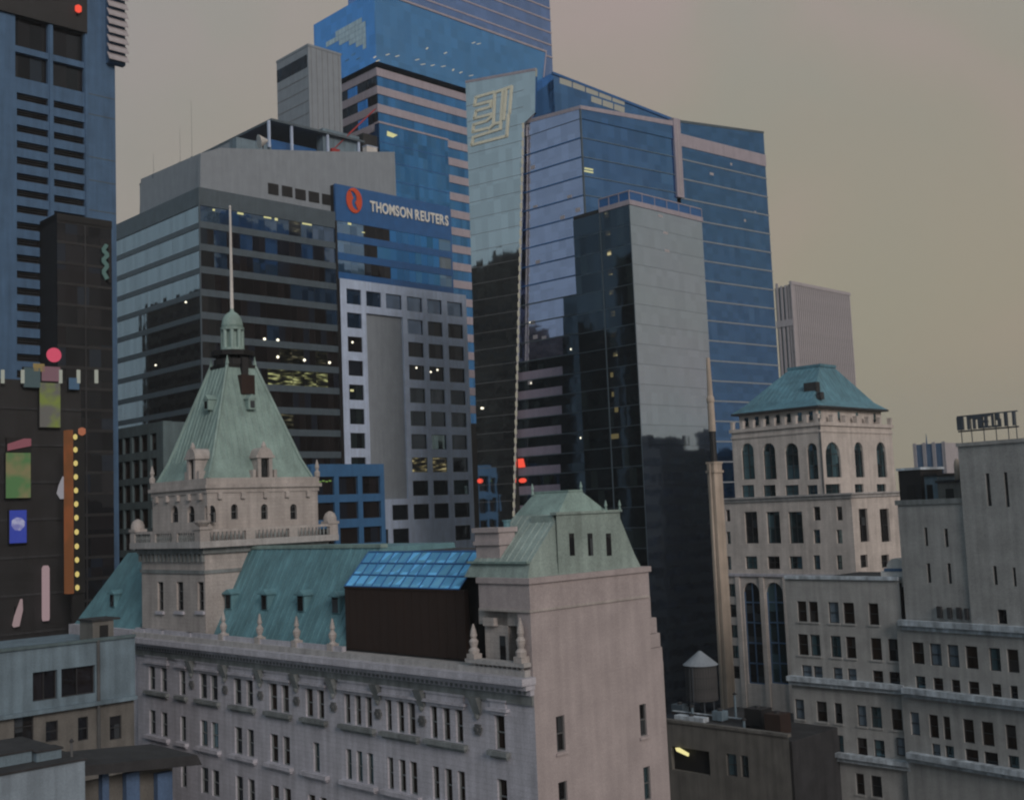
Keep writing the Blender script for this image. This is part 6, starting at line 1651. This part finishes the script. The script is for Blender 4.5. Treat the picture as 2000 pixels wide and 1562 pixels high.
    sign('round pink red sign glowing below the louvre slots', 'sign', 'round_sign', 92, 120, 679, 707, G['pinklamp'], False, 'round')
    sign('lit olive screen near the left edge', 'screen', 'lit_screen', 13, 60, 884, 972, sc_b)
    sign('pink lit caption above the olive screen', 'sign', 'lit_sign', 16, 61, 856, 880, glow('pink_caption', (.38, .14, .17), 0.39), True, [(-1,-1),(1,-.2),(1,1),(.4,1),(-1,.1)])
    sign('blue lit sign with a white patch near the left edge', 'sign', 'blue_sign', 20, 52, 996, 1060, glow('blue_screen', (.035, .05, .26), .8))
    sign('white glowing patch on the blue sign', 'light', 'lit_patch', 22, 49, 1010, 1036, glow('patch_white', (.40, .40, .58), .6, col2=(.20, .20, .44), scale=1.1), False, [(-.9,-.2),(-.4,-.9),(.3,-1),(.9,-.4),(1,.3),(.5,.9),(-.2,1),(-.8,.6)], -.85)
    sign('upright pale pink light tube right of the two', 'light', 'light_tube', 83, 97, 1104, 1212, glow('pink_tube', (.48, .34, .36), 0.47), False, [(-.8,-1),(.8,-1),(1,-.9),(1,.9),(.6,1),(-.6,1),(-1,.9),(-1,-.9)])
    sign('short tilted pale pink light tube left of the upright one', 'light', 'light_tube', 25, 45, 1170, 1224, glow('pink_tube_dim', (.48, .35, .36), 0.43), False, [(-1,-.85),(-.7,-1),(.3,-.95),(1,.2),(.9,1),(.6,1),(-.6,-.2)])
    sign('white balloon shaped light beside the orange blade sign', 'light', 'balloon_light', 112, 131, 930, 974, glow('balloon_white', (.34, .33, .36), 0.55), False, [(-.3,-1),(.7,-1),(1,-.6),(1,.4),(.7,.9),(.2,1),(-.6,.2),(-1,-.5)])
    lab = {6: 'leftmost slim white light in the row under the louvred tower', 45: 'second slim white light from the left under the louvred tower', 119: 'slim cream light right of the pink lit strip', 154: 'slim white light above the dim blue panel', 189: 'rightmost slim white light under the added black block'}
    for px in (6, 45, 119, 154, 189): sign(lab[px], 'light', 'slim_light', px-3, px+3, 722, 748, glow('slim_light', (.50, .52, .45), 0.43), False, off=-.7)
    sign('dim blue panel under a slim white light', 'sign', 'dim_panel', 136, 155, 738, 760, glow('dim_blue', (.05, .085, .13), .8))
    sign('dim teal panel left of the pink lit strip', 'sign', 'dim_panel', 48, 79, 718, 756, glow('dim_teal', (.06, .085, .09), .7))
    sign('small amber light at the top of the sign wall', 'light', 'amber_light', 66, 87, 710, 725, glow('amber_patch', (.38, .28, .12), 0.39), False)
    # orange blade sign with a strip of bulbs
    Ob = Frame(at(150, 1000, 122))
    t = thing('orange_blade_sign', 'tall orange edged blade sign with a column of amber bulbs', 'sign', Ob)
    z1, z0 = Ob.A(148, 840)[1], Ob.A(150, 1158)[1]
    u0, um, u1 = Ob.A(131, 1000)[0], Ob.A(142, 1000)[0], Ob.A(166, 1000)[0]
    m = MB(); m.box(u0, um, -.2, .8, z0, z1); part('orange_edge', m, glow('orange_edge', (.30, .105, .045), 0.43, col2=(.22, .09, .04), scale=.4), t)
    m = MB(); m.box(um, u1, 0, .7, z0, z1-.1); part('black_face', m, M['black'], t)
    bulb = MB().lathe(0, 0, [(.05, -.3), (.22, -.15), (.22, .15), (.05, .3)], 8).mesh('bulb', G['amber'])
    for py in (853, 878, 904.5, 931, 957.5, 984, 1010.5, 1038.5, 1066.5, 1093, 1121, 1147):
        u, z = Ob.A(147+ (py-853)*.014, py, -.15); obj('bulb', bulb, t, (u, -.15, z))
    u, z = Ob.A(160, 843, -.1); m = MB(); m.lathe(u, -.1, [(.1, z-.4), (.4, z-.2), (.4, z+.3), (.1, z+.45)], 8); part('top_lamp', m, glow('orange_lamp', (.5, .18, .10), .5), t)
    m = MB(); m.box(um, u1, .2, .6, 0, z0); part('support', m, M['black'], t)
build_left()

# ================================================================== 13 neighbours outside the frame that show in the glass
def neighbour(lab, x, y, w, d, h, az, mat):
    K = Frame((x, y), az)
    T = thing('street_building', lab, 'building', K)
    s = MB(); s.box(0, w, 0, d, 0, h); part('wall', s, mat, T)
    s = MB(); s.box(w*.2, w*.7, d*.2, d*.7, h, h+4); part('bulkhead', s, M['slate'], T)
    s = MB(); n = int(h/4)
    for i in range(n):
        z = 2+4*i
        s.box(.6, w-.6, -.03, 0, z, z+1.9); s.box(-.03, 0, .6, d-.6, z, z+1.9)
        s.box(.6, w-.6, d, d+.03, z, z+1.9); s.box(w, w+.03, .6, d-.6, z, z+1.9)
    part('window_bands', s, G['office'], T)
NB = [(150, 175, 34, 30, 74, 45.5, 'dark'), (195, 215, 30, 30, 82, 45.5, 'slate'), (165, 120, 30, 28, 66, 45.5, 'dark'), (240, 160, 40, 40, 78, 45.5, 'slate'), (190, 265, 36, 30, 88, 45.5, 'dark'),
      (-150, 108, 30, 46, 126, 45.5, 'dark'), (-122, 128, 22, 40, 134, 45.5, 'slate'), (-188, 218, 40, 46, 128, 45.5, 'dark'), (-205, 168, 34, 30, 122, 45.5, 'slate'), (-170, 60, 40, 40, 112, 45.5, 'dark'), (-215, 300, 60, 40, 126, 45.5, 'slate')]
for i, (x, y, w, d, h, az, m_) in enumerate(NB):
    neighbour('street building outside the frame that shows only as a reflection, number of its kind %s' % 'abcdefghijk'[i], x, y, w, d, h, az, M[m_])

# ================================================================== 14 thin evening haze round everything
def build_haze():
    m, nt, N, L, out = new_mat('haze')
    v = N('ShaderNodeVolumePrincipled'); v.inputs['Color'].default_value = (.86, .90, .95, 1); v.inputs['Density'].default_value = .00022
    v.inputs['Anisotropy'].default_value = .2
    L(v.outputs[0], out.inputs['Volume'])
    b = MB(); b.box(-2600, 2600, -2600, 2600, -1, 260)
    o = part('haze', b, m, None, kind='stuff')
build_haze()
